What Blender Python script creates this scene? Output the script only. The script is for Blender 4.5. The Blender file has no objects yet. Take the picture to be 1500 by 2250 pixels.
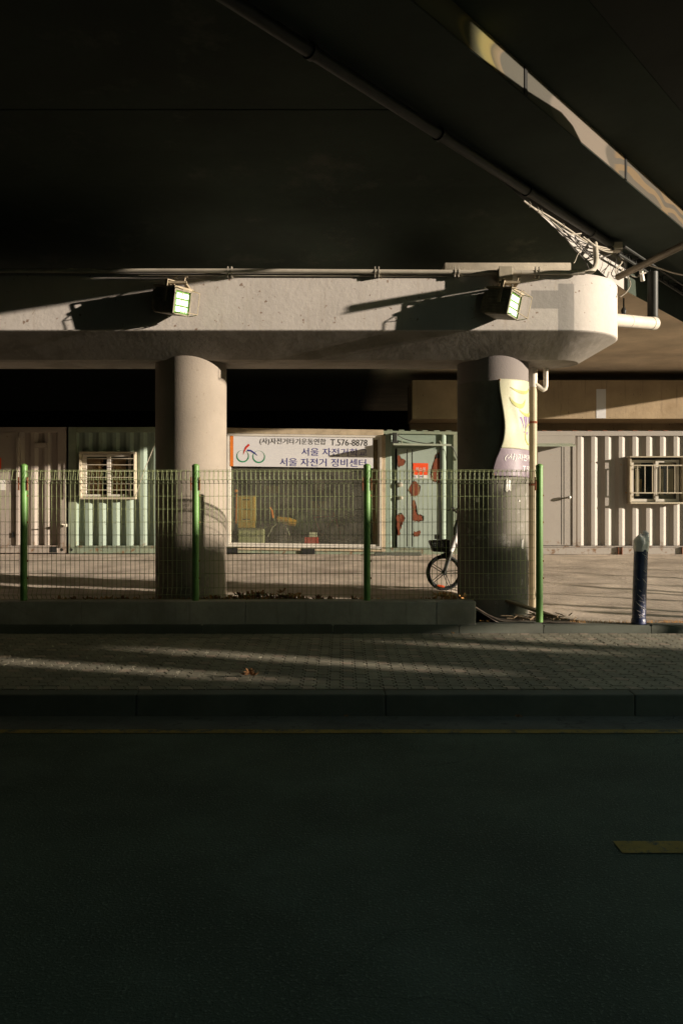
import bpy, bmesh, math, random
from mathutils import Vector, Matrix
random.seed(7)
R = math.radians
scene = bpy.context.scene
C = scene.collection

# ------------------------------------------------------------------ camera, sky, sun, exposure
F = 1862.0; EYE = 1.78; HOR = 1087.0
cam = bpy.data.cameras.new("camera"); camo = bpy.data.objects.new("camera", cam); C.objects.link(camo)
camo.location = (0, 0, EYE); camo.rotation_euler = (R(90), 0, 0)
cam.sensor_fit = 'VERTICAL'; cam.sensor_height = 36.0; cam.sensor_width = 24.0
cam.lens = F / 2250.0 * 36.0
cam.shift_y = -(1125.0 - HOR) / 2250.0
cam.clip_start = 0.05; cam.clip_end = 2000
scene.camera = camo

AZ = R(17.0)            # the sun stands 17 degrees out from the plane of the facades
TAU = 0.165             # tan of its elevation
EL = math.atan(TAU)
U = Vector((math.sin(AZ), math.cos(AZ), 0)); S = Vector((math.cos(AZ), -math.sin(AZ), 0))
sunv = Vector((S.x * math.cos(EL), S.y * math.cos(EL), math.sin(EL)))
w = bpy.data.worlds.new("World"); scene.world = w; w.use_nodes = True
nt = w.node_tree; bg = nt.nodes['Background']
sky = nt.nodes.new('ShaderNodeTexSky'); sky.sky_type = 'NISHITA'; sky.sun_disc = False
sky.sun_elevation = EL; sky.sun_rotation = math.atan2(S.x, S.y)
tint = nt.nodes.new('ShaderNodeMix'); tint.data_type = 'RGBA'; tint.blend_type = 'MULTIPLY'; tint.inputs[0].default_value = 1.0; tint.inputs[7].default_value = (.88, 1.05, .86, 1)   # sky light tinted as a green colour grade
nt.links.new(sky.outputs[0], tint.inputs[6]); nt.links.new(tint.outputs[2], bg.inputs[0]); bg.inputs[1].default_value = 0.12
sl = bpy.data.lights.new("sun", 'SUN'); sl.energy = 5.0; sl.angle = R(0.5); sl.color = (1.0, 0.865, 0.715)
so = bpy.data.objects.new("sun", sl); C.objects.link(so)
so.rotation_euler = (-sunv).to_track_quat('-Z', 'Y').to_euler(); so.location = (40, -12, 12)
vs = scene.view_settings
vs.view_transform = 'Standard'; vs.look = 'None'; vs.exposure = 1.0; vs.gamma = 1.0; vs.use_curve_mapping = False
scene.cycles.use_denoising = True
scene.cycles.max_bounces = 8; scene.cycles.diffuse_bounces = 3; scene.cycles.transparent_max_bounces = 16
scene.cycles.sample_clamp_indirect = 4.0

# ------------------------------------------------------------------ helpers
def at(px, py, Y):
    return Vector(((px - 750) / F * Y, Y, EYE - (py - HOR) / F * Y))
def ax(px, Y): return (px - 750) / F * Y
def az(py, Y): return EYE - (py - HOR) / F * Y
DX, DY = math.cos(R(52.2)), math.sin(R(52.2))      # the viaduct's direction
def pb(px, py, o):                                  # the point seen there on the upright plane at offset o of the viaduct
    b = (px - 750) / F
    return at(px, py, o / (DY * b - DX))
def link(o):
    C.objects.link(o); return o
def wloc(p):
    v = Vector((0, 0, 0))
    while p is not None:
        v = v + p.location; p = p.parent
    return v
def thing(name, label, cat, loc=(0, 0, 0), group=None):
    o = bpy.data.objects.new(name, None); link(o); o.location = loc; o.empty_display_size = 0.1
    o['label'] = label; o['category'] = cat
    if group: o['group'] = group
    return o
def tag(o, label, cat, group=None):
    o['label'] = label; o['category'] = cat
    if group: o['group'] = group
    return o
def obj(name, bm, mat, parent=None, smooth=False, ang=40, kind=None, label=None, origin=None):
    bmesh.ops.recalc_face_normals(bm, faces=bm.faces[:])
    off = wloc(parent)
    if origin is not None: off = off + Vector(origin)
    if off.length > 0: bmesh.ops.translate(bm, verts=bm.verts[:], vec=-off)
    me = bpy.data.meshes.new(name); bm.to_mesh(me); bm.free()
    if not isinstance(mat, (list, tuple)): mat = [mat]
    for m in mat: me.materials.append(m)
    if smooth:
        me.polygons.foreach_set('use_smooth', [True] * len(me.polygons))
        try: me.set_sharp_from_angle(angle=R(ang))
        except Exception: pass
    o = bpy.data.objects.new(name, me); link(o)
    if parent: o.parent = parent
    if origin is not None: o.location = origin
    if kind: o['kind'] = kind
    if label: o['label'] = label
    return o
def objs(name, bm, mat, parent=None, gap=.02, **kw):      # one object for each separate piece
    bm.verts.ensure_lookup_table(); n = len(bm.verts); isl = [-1] * n; k = 0
    for v in bm.verts:
        if isl[v.index] < 0:
            st = [v]; isl[v.index] = k
            while st:
                q = st.pop()
                for e in q.link_edges:
                    o2 = e.other_vert(q)
                    if isl[o2.index] < 0: isl[o2.index] = k; st.append(o2)
            k += 1
    lo_ = [[1e9] * 3 for _ in range(k)]; hi_ = [[-1e9] * 3 for _ in range(k)]
    for v in bm.verts:
        for a in range(3):
            lo_[isl[v.index]][a] = min(lo_[isl[v.index]][a], v.co[a]); hi_[isl[v.index]][a] = max(hi_[isl[v.index]][a], v.co[a])
    grp = list(range(k))
    def find(a):
        while grp[a] != a: a = grp[a]
        return a
    for a in range(k):
        for b in range(a):
            if all(lo_[a][c] < hi_[b][c] + gap and lo_[b][c] < hi_[a][c] + gap for c in range(3)): grp[find(a)] = find(b)
    out = []
    for g in sorted(set(find(a) for a in range(k))):
        c = bm.copy(); c.verts.ensure_lookup_table()
        bmesh.ops.delete(c, geom=[v for v in c.verts if find(isl[v.index]) != g], context='VERTS')
        out.append(obj(name, c, mat, parent, **kw))
    bm.free(); return out
def nb(): return bmesh.new()
def box(bm, x0, x1, y0, y1, z0, z1, bev=0.0, mi=0):
    r = bmesh.ops.create_cube(bm, size=1.0)
    vs_ = r['verts']
    for v in vs_:
        v.co = Vector((x0 + (v.co.x + .5) * (x1 - x0), y0 + (v.co.y + .5) * (y1 - y0), z0 + (v.co.z + .5) * (z1 - z0)))
    fs = set(f for v in vs_ for f in v.link_faces)
    for f in fs: f.material_index = mi
    if bev:
        es = list(set(e for v in vs_ for e in v.link_edges))
        bmesh.ops.bevel(bm, geom=es, offset=bev, segments=2, affect='EDGES', profile=0.5)
    return vs_
def tube(bm, pts, r, n=10, cap=True, mi=0):
    pts = [Vector(p) for p in pts]
    rs = r if isinstance(r, (list, tuple)) else [r] * len(pts)
    rings = []; prev = None
    for i, p in enumerate(pts):
        if i == 0: d = pts[1] - p
        elif i == len(pts) - 1: d = p - pts[i - 1]
        else: d = (pts[i + 1] - p).normalized() + (p - pts[i - 1]).normalized()
        d.normalize()
        if prev is None:
            a = Vector((0, 0, 1)) if abs(d.z) < .9 else Vector((1, 0, 0))
        else: a = prev
        b = d.cross(a).normalized(); a = b.cross(d).normalized(); prev = a
        rings.append([bm.verts.new(p + (a * math.cos(2 * math.pi * k / n) + b * math.sin(2 * math.pi * k / n)) * rs[i]) for k in range(n)])
    for i in range(len(rings) - 1):
        for k in range(n):
            f = bm.faces.new((rings[i][k], rings[i][(k + 1) % n], rings[i + 1][(k + 1) % n], rings[i + 1][k])); f.material_index = mi
    if cap:
        for rg in (rings[0], rings[-1]):
            f = bm.faces.new(rg); f.material_index = mi
def smoothpath(pts, sub=5):
    pts = [Vector(p) for p in pts]; out = []
    q = [pts[0]] + pts + [pts[-1]]
    for i in range(1, len(q) - 2):
        for k in range(sub):
            t = k / sub
            p0, p1, p2, p3 = q[i - 1], q[i], q[i + 1], q[i + 2]
            out.append(0.5 * ((2 * p1) + (p2 - p0) * t + (2 * p0 - 5 * p1 + 4 * p2 - p3) * t * t + (3 * p1 - p0 - 3 * p2 + p3) * t ** 3))
    out.append(pts[-1]); return out
def prism(bm, poly, fn, d0, d1, mi=0):              # poly in 2-D, fn(a, b, d) -> point
    A = [bm.verts.new(fn(a, b, d0)) for a, b in poly]; B = [bm.verts.new(fn(a, b, d1)) for a, b in poly]
    n = len(poly)
    for f in (A, list(reversed(B))):
        q = bm.faces.new(f); q.material_index = mi
    for i in range(n):
        q = bm.faces.new((A[i], B[i], B[(i + 1) % n], A[(i + 1) % n])); q.material_index = mi
def lathe(bm, prof, cx, cy, n=32, cap=True, mi=0):
    rings = [[bm.verts.new((cx + r * math.cos(2 * math.pi * k / n), cy + r * math.sin(2 * math.pi * k / n), z)) for k in range(n)] for r, z in prof]
    for i in range(len(rings) - 1):
        for k in range(n):
            f = bm.faces.new((rings[i][k], rings[i][(k + 1) % n], rings[i + 1][(k + 1) % n], rings[i + 1][k])); f.material_index = mi
    if cap:
        bm.faces.new(rings[0]); bm.faces.new(rings[-1])
def text_bm(body, x0, x1, z0, z1, y, depth=0.003):  # lettering fitted to a box in an upright plane facing -Y
    c = bpy.data.curves.new('lettering', 'FONT'); c.body = body; c.size = 1; c.resolution_u = 3
    o = bpy.data.objects.new('lettering', c); C.objects.link(o)
    dg = bpy.context.evaluated_depsgraph_get()
    me = bpy.data.meshes.new_from_object(o.evaluated_get(dg))
    bm = nb(); bm.from_mesh(me)
    bpy.data.objects.remove(o); bpy.data.curves.remove(c); bpy.data.meshes.remove(me)
    xs = [v.co.x for v in bm.verts]; ys = [v.co.y for v in bm.verts]
    a0, a1, b0, b1 = min(xs), max(xs), min(ys), max(ys)
    for v in bm.verts:
        v.co = Vector((x0 + (v.co.x - a0) / (a1 - a0) * (x1 - x0), y, z0 + (v.co.y - b0) / (b1 - b0) * (z1 - z0)))
    return bm

# ------------------------------------------------------------------ materials
def mat(name, col, rough=0.8, var=0.25, scale=3.0, bump=0.2, bscale=40.0, col2=None, streak=0.0, streakcol=(0.1, .07, .04), speck=0.0,
        speckcol=(0.05, .035, .02), speckscale=25.0, speckth=.68, metal=0.0, spec=0.3, dirt=0.0, dirtcol=(.12, .09, .06), dirtscale=1.2, bdist=0.01):
    m = bpy.data.materials.new(name); m.use_nodes = True
    n = m.node_tree.nodes; l = m.node_tree.links; p = n['Principled BSDF']
    p.inputs['Roughness'].default_value = rough; p.inputs['Metallic'].default_value = metal
    p.inputs['Specular IOR Level'].default_value = spec
    tc = n.new('ShaderNodeTexCoord')
    def noise(sc, det=6, rg=.6, vec=None):
        t = n.new('ShaderNodeTexNoise'); t.inputs['Scale'].default_value = sc; t.inputs['Detail'].default_value = det; t.inputs['Roughness'].default_value = rg
        l.new(vec if vec else tc.outputs['Object'], t.inputs['Vector']); return t.outputs['Fac']
    def ramp(src, a, b):
        r = n.new('ShaderNodeMapRange'); r.inputs[1].default_value = a; r.inputs[2].default_value = b; r.clamp = True
        l.new(src, r.inputs[0]); return r.outputs[0]
    def mix(fac, a, b):
        x = n.new('ShaderNodeMix'); x.data_type = 'RGBA'
        if isinstance(fac, float): x.inputs[0].default_value = fac
        else: l.new(fac, x.inputs[0])
        for i, v in ((6, a), (7, b)):
            if isinstance(v, tuple): x.inputs[i].default_value = (*v[:3], 1)
            else: l.new(v, x.inputs[i])
        return x.outputs[2]
    def scl(src, k):
        x = n.new('ShaderNodeMath'); x.operation = 'MULTIPLY'; l.new(src, x.inputs[0]); x.inputs[1].default_value = k; return x.outputs[0]
    c2 = col2 if col2 else tuple(c * (1 - var) for c in col)
    c1 = tuple(min(1, c * (1 + var * .35)) for c in col)
    cur = mix(ramp(noise(scale), .32, .68), c2, c1)
    fine = noise(scale * 14, 4)
    cur = mix(scl(ramp(fine, .5, .75), min(.9, var * .8)), cur, tuple(c * .6 for c in col))
    if dirt:
        cur = mix(scl(ramp(noise(dirtscale, 8, .65), .5, .72), dirt), cur, dirtcol)
    if streak:
        mp = n.new('ShaderNodeMapping'); mp.inputs['Scale'].default_value = (9, 9, .5); l.new(tc.outputs['Object'], mp.inputs['Vector'])
        cur = mix(scl(ramp(noise(1.3, 7, .7, mp.outputs[0]), .56, .74), streak), cur, streakcol)
    if speck:
        cur = mix(scl(ramp(noise(speckscale, 3, .5), speckth, speckth + .04), speck), cur, speckcol)
    l.new(cur, p.inputs['Base Color'])
    if bump:
        b = n.new('ShaderNodeBump'); b.inputs['Strength'].default_value = bump; b.inputs['Distance'].default_value = bdist
        l.new(noise(bscale, 8, .65), b.inputs['Height']); l.new(b.outputs[0], p.inputs['Normal'])
    m['tools'] = 0
    return m
def nodes_of(m):
    return m.node_tree.nodes, m.node_tree.links, m.node_tree.nodes['Principled BSDF']
def base_src(m):
    n, l, p = nodes_of(m); return p.inputs['Base Color'].links[0].from_socket
def mask_box(m, lo, hi, col, soft=0.004, fac=1.0):   # a patch of other colour between two corners, in object coordinates
    n, l, p = nodes_of(m); src = base_src(m)
    tc = n.new('ShaderNodeTexCoord'); sp = n.new('ShaderNodeSeparateXYZ')
    nz = n.new('ShaderNodeTexNoise'); nz.inputs['Scale'].default_value = 14
    l.new(tc.outputs['Object'], nz.inputs['Vector'])
    vm = n.new('ShaderNodeVectorMath'); vm.operation = 'MULTIPLY_ADD'; vm.inputs[1].default_value = (.012,) * 3
    l.new(nz.outputs['Color'], vm.inputs[0]); l.new(tc.outputs['Object'], vm.inputs[2])
    l.new(vm.outputs[0], sp.inputs[0])
    cur = None
    for i in range(3):
        for v, sg in ((lo[i], 1), (hi[i], -1)):
            if v is None: continue
            r = n.new('ShaderNodeMapRange'); r.inputs[1].default_value = v - soft * sg; r.inputs[2].default_value = v + soft * sg
            l.new(sp.outputs[i], r.inputs[0])
            if cur is None: cur = r.outputs[0]
            else:
                x = n.new('ShaderNodeMath'); x.operation = 'MULTIPLY'; l.new(cur, x.inputs[0]); l.new(r.outputs[0], x.inputs[1]); cur = x.outputs[0]
    k = n.new('ShaderNodeMath'); k.operation = 'MULTIPLY'; l.new(cur, k.inputs[0]); k.inputs[1].default_value = fac
    x = n.new('ShaderNodeMix'); x.data_type = 'RGBA'; l.new(k.outputs[0], x.inputs[0]); l.new(src, x.inputs[6]); x.inputs[7].default_value = (*col, 1)
    l.new(x.outputs[2], p.inputs['Base Color'])
def mask_noise(m, scale, a, b, col, rough=.6, detail=5, zhi=None, zsoft=.1):
    n, l, p = nodes_of(m); src = base_src(m)
    tc = n.new('ShaderNodeTexCoord'); nz = n.new('ShaderNodeTexNoise'); nz.inputs['Scale'].default_value = scale; nz.inputs['Detail'].default_value = detail
    nz.inputs['Roughness'].default_value = rough
    l.new(tc.outputs['Object'], nz.inputs['Vector'])
    r = n.new('ShaderNodeMapRange'); r.inputs[1].default_value = a; r.inputs[2].default_value = b; l.new(nz.outputs['Fac'], r.inputs[0])
    fac = r.outputs[0]
    if zhi is not None:        # only below this height
        sp = n.new('ShaderNodeSeparateXYZ'); l.new(tc.outputs['Object'], sp.inputs[0])
        zr = n.new('ShaderNodeMapRange'); zr.inputs[1].default_value = zhi + zsoft; zr.inputs[2].default_value = zhi; l.new(sp.outputs[2], zr.inputs[0])
        k = n.new('ShaderNodeMath'); k.operation = 'MULTIPLY'; l.new(fac, k.inputs[0]); l.new(zr.outputs[0], k.inputs[1]); fac = k.outputs[0]
    x = n.new('ShaderNodeMix'); x.data_type = 'RGBA'; l.new(fac, x.inputs[0]); l.new(src, x.inputs[6]); x.inputs[7].default_value = (*col, 1)
    l.new(x.outputs[2], p.inputs['Base Color'])
def glow(name, col, strength):
    m = bpy.data.materials.new(name); m.use_nodes = True; n, l, p = nodes_of(m)
    p.inputs['Base Color'].default_value = (*col, 1); p.inputs['Emission Color'].default_value = (*col, 1); p.inputs['Emission Strength'].default_value = strength
    return m
def dusty_glass(name, tint=(.9, .95, .9), dust=.25, dcol=(.5, .48, .4)):
    m = bpy.data.materials.new(name); m.use_nodes = True; n = m.node_tree.nodes; l = m.node_tree.links
    n.remove(n['Principled BSDF']); out = n['Material Output']
    tr = n.new('ShaderNodeBsdfTransparent'); tr.inputs[0].default_value = (*tint, 1)
    gl = n.new('ShaderNodeBsdfGlossy'); gl.inputs['Roughness'].default_value = .03; gl.inputs[0].default_value = (.9, .9, .9, 1)
    df = n.new('ShaderNodeBsdfDiffuse'); df.inputs[0].default_value = (*dcol, 1)
    lw = n.new('ShaderNodeLayerWeight'); lw.inputs[0].default_value = .5
    pw = n.new('ShaderNodeMath'); pw.operation = 'POWER'; l.new(lw.outputs['Facing'], pw.inputs[0]); pw.inputs[1].default_value = 4.0
    fr = n.new('ShaderNodeMath'); fr.operation = 'MULTIPLY_ADD'; l.new(pw.outputs[0], fr.inputs[0]); fr.inputs[1].default_value = .4; fr.inputs[2].default_value = .025
    a = n.new('ShaderNodeMixShader'); l.new(fr.outputs[0], a.inputs[0]); l.new(tr.outputs[0], a.inputs[1]); l.new(gl.outputs[0], a.inputs[2])
    tc = n.new('ShaderNodeTexCoord'); nz = n.new('ShaderNodeTexNoise'); nz.inputs['Scale'].default_value = 2.2; nz.inputs['Detail'].default_value = 9; nz.inputs['Roughness'].default_value = .7
    l.new(tc.outputs['Object'], nz.inputs['Vector'])
    r = n.new('ShaderNodeMapRange'); r.inputs[1].default_value = .3; r.inputs[2].default_value = .75; r.inputs[3].default_value = dust * .35; r.inputs[4].default_value = dust * 1.5
    l.new(nz.outputs['Fac'], r.inputs[0])
    b = n.new('ShaderNodeMixShader'); l.new(r.outputs[0], b.inputs[0]); l.new(a.outputs[0], b.inputs[1]); l.new(df.outputs[0], b.inputs[2])
    l.new(b.outputs[0], out.inputs[0]); return m

M = {}
M['asphalt'] = mat('asphalt', (.062, .084, .056), .85, .4, .9, .9, 70, dirt=.5, dirtcol=(.095, .115, .095), dirtscale=.45, speck=.55, speckcol=(.16, .19, .14), speckscale=70, speckth=.60, bdist=.02)
M['gutter'] = mat('gutter_concrete', (.12, .12, .105), .9, .35, 2.5, .5, 90, dirt=.5, dirtcol=(.05, .045, .035), streak=0)
M['yellow_paint'] = mat('yellow_road_paint', (.26, .175, .035), .8, .3, 5, .4, 140, speck=.8, speckcol=(.07, .06, .04), speckscale=30)
M['kerb'] = mat('kerb_granite', (.105, .112, .09), .85, .3, 1.5, .3, 120, speck=.5, speckcol=(.06, .06, .06), speckscale=70, dirt=.5, dirtcol=(.07, .065, .05))
M['paver'] = mat('paver_grey_green', (.26, .24, .18), .9, .35, 2.2, .4, 150, dirt=.4, dirtcol=(.12, .118, .09), dirtscale=1.6)
M['paver_red'] = mat('paver_faded_pink', (.35, .285, .22), .9, .25, 4, .4, 150, dirt=.4, dirtcol=(.16, .12, .09))
M['sand'] = mat('joint_sand', (.025, .024, .019), .95, .3, 8, .3, 100)
M['yard'] = mat('yard_concrete', (.58, .485, .395), .92, .35, 1.6, .4, 22, dirt=.75, dirtcol=(.26, .205, .155), dirtscale=.7, speck=.7, speckcol=(.16, .115, .07), speckscale=30, bdist=.03)
M['lowwall'] = mat('low_wall_concrete', (.37, .345, .30), .9, .35, 1.6, .4, 60, streak=.6, streakcol=(.12, .11, .09), dirt=.7, dirtcol=(.16, .145, .115))
M['cap'] = mat('painted_pier_cap', (.49, .45, .41), .75, .12, 1.4, .22, 14, streak=.38, streakcol=(.34, .26, .18), speck=.75, speckcol=(.16, .09, .05), speckscale=16, dirt=.3, dirtcol=(.38, .34, .285), dirtscale=.8, bdist=.02)
M['column'] = mat('column_concrete', (.28, .24, .195), .88, .16, 1.6, .3, 50, speck=.5, speckcol=(.17, .13, .09), speckscale=22, streak=.25, streakcol=(.25, .2, .15), dirt=.25, dirtcol=(.26, .22, .17))
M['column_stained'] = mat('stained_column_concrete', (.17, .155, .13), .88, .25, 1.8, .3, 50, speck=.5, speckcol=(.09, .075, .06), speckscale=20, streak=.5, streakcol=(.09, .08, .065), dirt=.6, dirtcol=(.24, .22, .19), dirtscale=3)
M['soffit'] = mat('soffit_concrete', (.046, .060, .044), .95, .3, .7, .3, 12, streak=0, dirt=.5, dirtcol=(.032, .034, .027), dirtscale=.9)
M['soffit_pale'] = mat('soffit_pale_concrete', (.80, .66, .50), .95, .25, .9, .3, 12, dirt=.5, dirtcol=(.42, .33, .23), dirtscale=.6)  # bounce light on the far soffit, put into a paler colour
M['slab_paint'] = mat('slab_side_paint', (.36, .335, .31), .8, .15, 2, .3, 14, streak=.4, streakcol=(.3, .25, .2))
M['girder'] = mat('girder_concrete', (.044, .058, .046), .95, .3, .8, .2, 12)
M['fascia'] = mat('fascia_paint', (.36, .32, .24), .8, .2, 2, .1, 20)
M['backwall'] = mat('back_wall_concrete', (.42, .32, .205), .92, .25, 1.1, .5, 12, streak=.75, streakcol=(.17, .125, .08), dirt=.55, dirtcol=(.27, .19, .11), dirtscale=.9, speck=.6, speckscale=9)
M['pad'] = mat('pad_concrete', (.52, .46, .36), .9, .25, 5, .6, 50, dirt=.5, dirtcol=(.3, .25, .18), speck=.5)
M['conduit'] = mat('grey_conduit', (.42, .38, .31), .6, .2, 6, .1, 50, speck=.4)
M['jbox'] = mat('junction_box_metal', (.36, .32, .24), .6, .2, 8, .1, 60, metal=.1)
M['lamp_metal'] = mat('floodlight_metal', (.24, .215, .15), .5, .4, 14, .4, 60, dirt=.6, dirtcol=(.07, .06, .04), dirtscale=9)
M['lamp_top'] = mat('floodlight_rim', (.34, .28, .19), .6, .3, 14, .2, 60, metal=.2)
M['pcb'] = mat('led_board_green', (.10, .22, .04), .4, .3, 30, 0)
M['led'] = glow('led_emitter', (.80, 1.0, .70), 1.1)
M['pvc'] = mat('white_pvc', (.60, .55, .47), .45, .12, 3, .05, 30, dirt=.3, dirtcol=(.5, .42, .30), dirtscale=4)
M['pvc_old'] = mat('yellowed_pvc', (.42, .35, .225), .5, .2, 3, .1, 30, streak=.3, streakcol=(.3, .2, .11))
M['dark_pipe'] = mat('dark_pipe', (.035, .036, .032), .5, .3, 6, .1, 40)
M['rod'] = mat('brown_rod', (.17, .14, .10), .5, .3, 8, .1, 40, metal=.3)
M['cable_w'] = mat('pale_cable', (.36, .32, .26), .6, .2, 8, 0)
M['cable_b'] = mat('black_cable', (.04, .035, .03), .6, .2, 8, 0)
M['white_plastic'] = mat('white_plastic', (.72, .68, .62), .5, .1, 10, .05, 40)
M['fence_green'] = mat('fence_green_paint', (.115, .25, .06), .42, .25, 5, .1, 60, speck=.3, speckcol=(.2, .1, .04), speckscale=40, spec=.4)
M['wire'] = mat('fence_wire_coating', (.27, .31, .15), .5, .3, 12, .05, 60)
M['rust'] = mat('rusty_iron', (.22, .075, .035), .85, .4, 20, .3, 80)
M['green'] = mat('container_mint', (.26, .325, .265), .6, .15, 1.2, .12, 30, dirt=.3, dirtcol=(.16, .225, .16), speck=.6, speckcol=(.1, .11, .08), speckscale=14, streak=.3, streakcol=(.22, .2, .12))
M['green_trim'] = mat('container_mint_trim', (.24, .285, .21), .6, .2, 2, .2, 40, dirt=.4, dirtcol=(.32, .25, .14), speck=.8, speckcol=(.14, .07, .035), speckscale=22)
M['tan_trim'] = mat('weathered_timber_trim', (.47, .38, .26), .8, .25, 5, .4, 60, streak=.3, speck=.8, speckcol=(.2, .1, .05), speckscale=25)
M['pink'] = mat('container_beige_pink', (.36, .31, .265), .6, .12, 1.2, .1, 30, dirt=.25, dirtcol=(.28, .22, .18), speck=.5, speckcol=(.2, .12, .08), speckscale=14)
M['grey'] = mat('container_warm_grey', (.38, .345, .31), .6, .1, 1.2, .1, 30, dirt=.25, dirtcol=(.30, .265, .23), speck=.3, speckcol=(.25, .16, .09), speckscale=14)
M['door_green'] = mat('peeling_door_paint', (.33, .39, .34), .6, .12, 2, .12, 40, dirt=.3, dirtcol=(.24, .28, .21))
M['rust_red'] = mat('red_primer', (.21, .062, .03), .9, .2, 12, .3, 60)
M['primer_pale'] = mat('stained_primer', (.22, .17, .12), .9, .4, 22, .2, 60)
M['frame_w'] = mat('white_window_frame', (.62, .58, .51), .5, .12, 4, .05, 30, dirt=.3, dirtcol=(.5, .4, .28))
M['frame_y'] = mat('cream_window_frame', (.50, .44, .33), .5, .15, 4, .05, 30, dirt=.3)
M['dark'] = mat('dark_void', (.02, .02, .018), .9, .3, 4, 0)
M['interior'] = mat('shop_interior', (.17, .175, .125), .9, .3, 1.5, .1, 20)
M['curtain'] = mat('brown_curtain', (.36, .22, .12), .9, .2, 5, .2, 30)
M['curtain_pale'] = mat('pale_blind', (.56, .48, .38), .9, .1, 5, .1, 30)
M['ochre'] = mat('ochre_panel', (.38, .23, .05), .8, .2, 5, .1, 30)
M['glass'] = dusty_glass('dusty_shop_glass', (.86, .88, .80), .10, (.5, .47, .40))
M['glass2'] = dusty_glass('window_glass', (.88, .89, .86), .02)
M['sign_white'] = mat('sign_vinyl', (.66, .65, .655), .5, .05, 2, .03, 20, dirt=.12, dirtcol=(.6, .56, .5))
M['sign_black'] = mat('sign_black_ink', (.015, .015, .016), .5, .1, 8, 0)
M['sign_blue'] = mat('sign_navy_ink', (.045, .045, .24), .5, .1, 8, 0)
M['sign_red'] = mat('sign_red_ink', (.60, .045, .03), .5, .1, 8, 0)
M['sign_green'] = mat('sign_green_ink', (.03, .26, .12), .5, .1, 8, 0)
M['sign_orange'] = mat('sign_orange_ink', (.72, .20, .03), .5, .1, 8, 0)
M['sticker_red'] = mat('sticker_orange_red', (.82, .09, .025), .5, .08, 8, 0)
M['paper'] = mat('paper_white', (.74, .71, .66), .8, .1, 9, .05, 50)
M['banner'] = mat('banner_vinyl', (.47, .455, .32), .5, .15, 3, .12, 9, dirt=.35, dirtcol=(.36, .36, .17), dirtscale=2.2, bdist=.03)
M['banner_purple'] = mat('banner_purple', (.245, .195, .225), .5, .2, 4, .12, 9, dirt=.3, dirtcol=(.22, .16, .25), dirtscale=3, bdist=.03)
M['ink_purple'] = mat('purple_ink', (.25, .17, .32), .6, .3, 10, 0)
M['swirl'] = mat('olive_swirl_ink', (.36, .36, .12), .6, .2, 6, 0)
M['tyre'] = mat('black_rubber', (.02, .02, .02), .7, .3, 20, .2, 90)
M['bike_black'] = mat('bike_black_plastic', (.025, .026, .025), .45, .2, 10, 0, spec=.5)
M['bike_white'] = mat('bike_white_paint', (.66, .63, .62), .35, .05, 5, 0, spec=.5)
M['bike_grey'] = mat('bike_grey_alloy', (.11, .11, .10), .4, .1, 6, 0, metal=.3)
M['reflector'] = mat('orange_reflector', (.62, .10, .03), .3, .1, 10, 0, spec=.6)
M['navy'] = mat('navy_wrap', (.028, .038, .10), .22, .3, 5, .5, 26, spec=.6, bdist=.02)
M['clear'] = mat('clear_plastic_film', (.78, .75, .72), .25, .15, 9, .7, 22, spec=.7, bdist=.02)
M['soil'] = mat('dry_soil', (.085, .065, .045), .95, .4, 6, .8, 40, speck=.5, speckcol=(.2, .14, .08), speckscale=30)
M['leaf'] = mat('dry_leaf', (.24, .115, .045), .8, .35, 9, .2, 40)
M['leaf2'] = mat('pale_dry_leaf', (.52, .27, .085), .8, .3, 9, .2, 40)
M['wood'] = mat('scrap_wood', (.22, .16, .10), .9, .3, 6, .4, 40)
M['bark'] = mat('bark', (.10, .08, .06), .95, .3, 9, .6, 30)
M['foliage'] = mat('evergreen_leaf', (.05, .08, .03), .8, .3, 6, 0)
M['brick'] = mat('plastered_wall', (.32, .28, .23), .9, .2, 1, .2, 20)
M['dark_brick'] = mat('dark_brick', (.045, .050, .045), .9, .2, 1, .2, 20)
M['ground'] = mat('far_ground', (.10, .095, .08), .95, .3, .2, .2, 3)
M['crate'] = mat('yellow_crate_plastic', (.42, .26, .06), .6, .15, 5, 0)
M['cabinet'] = mat('pale_cabinet', (.42, .41, .28), .6, .15, 4, 0)
M['yellow'] = mat('orange_yellow_plastic', (.50, .26, .03), .5, .1, 5, 0)
M['bag'] = mat('green_bag', (.05, .17, .05), .8, .3, 5, .3, 20)
M['awn'] = mat('awning_metal', (.36, .40, .31), .6, .2, 5, .1, 40, dirt=.4, dirtcol=(.3, .25, .15))
M['scrap'] = mat('alloy_wheel', (.45, .44, .40), .4, .1, 9, 0, metal=.4)

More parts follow.
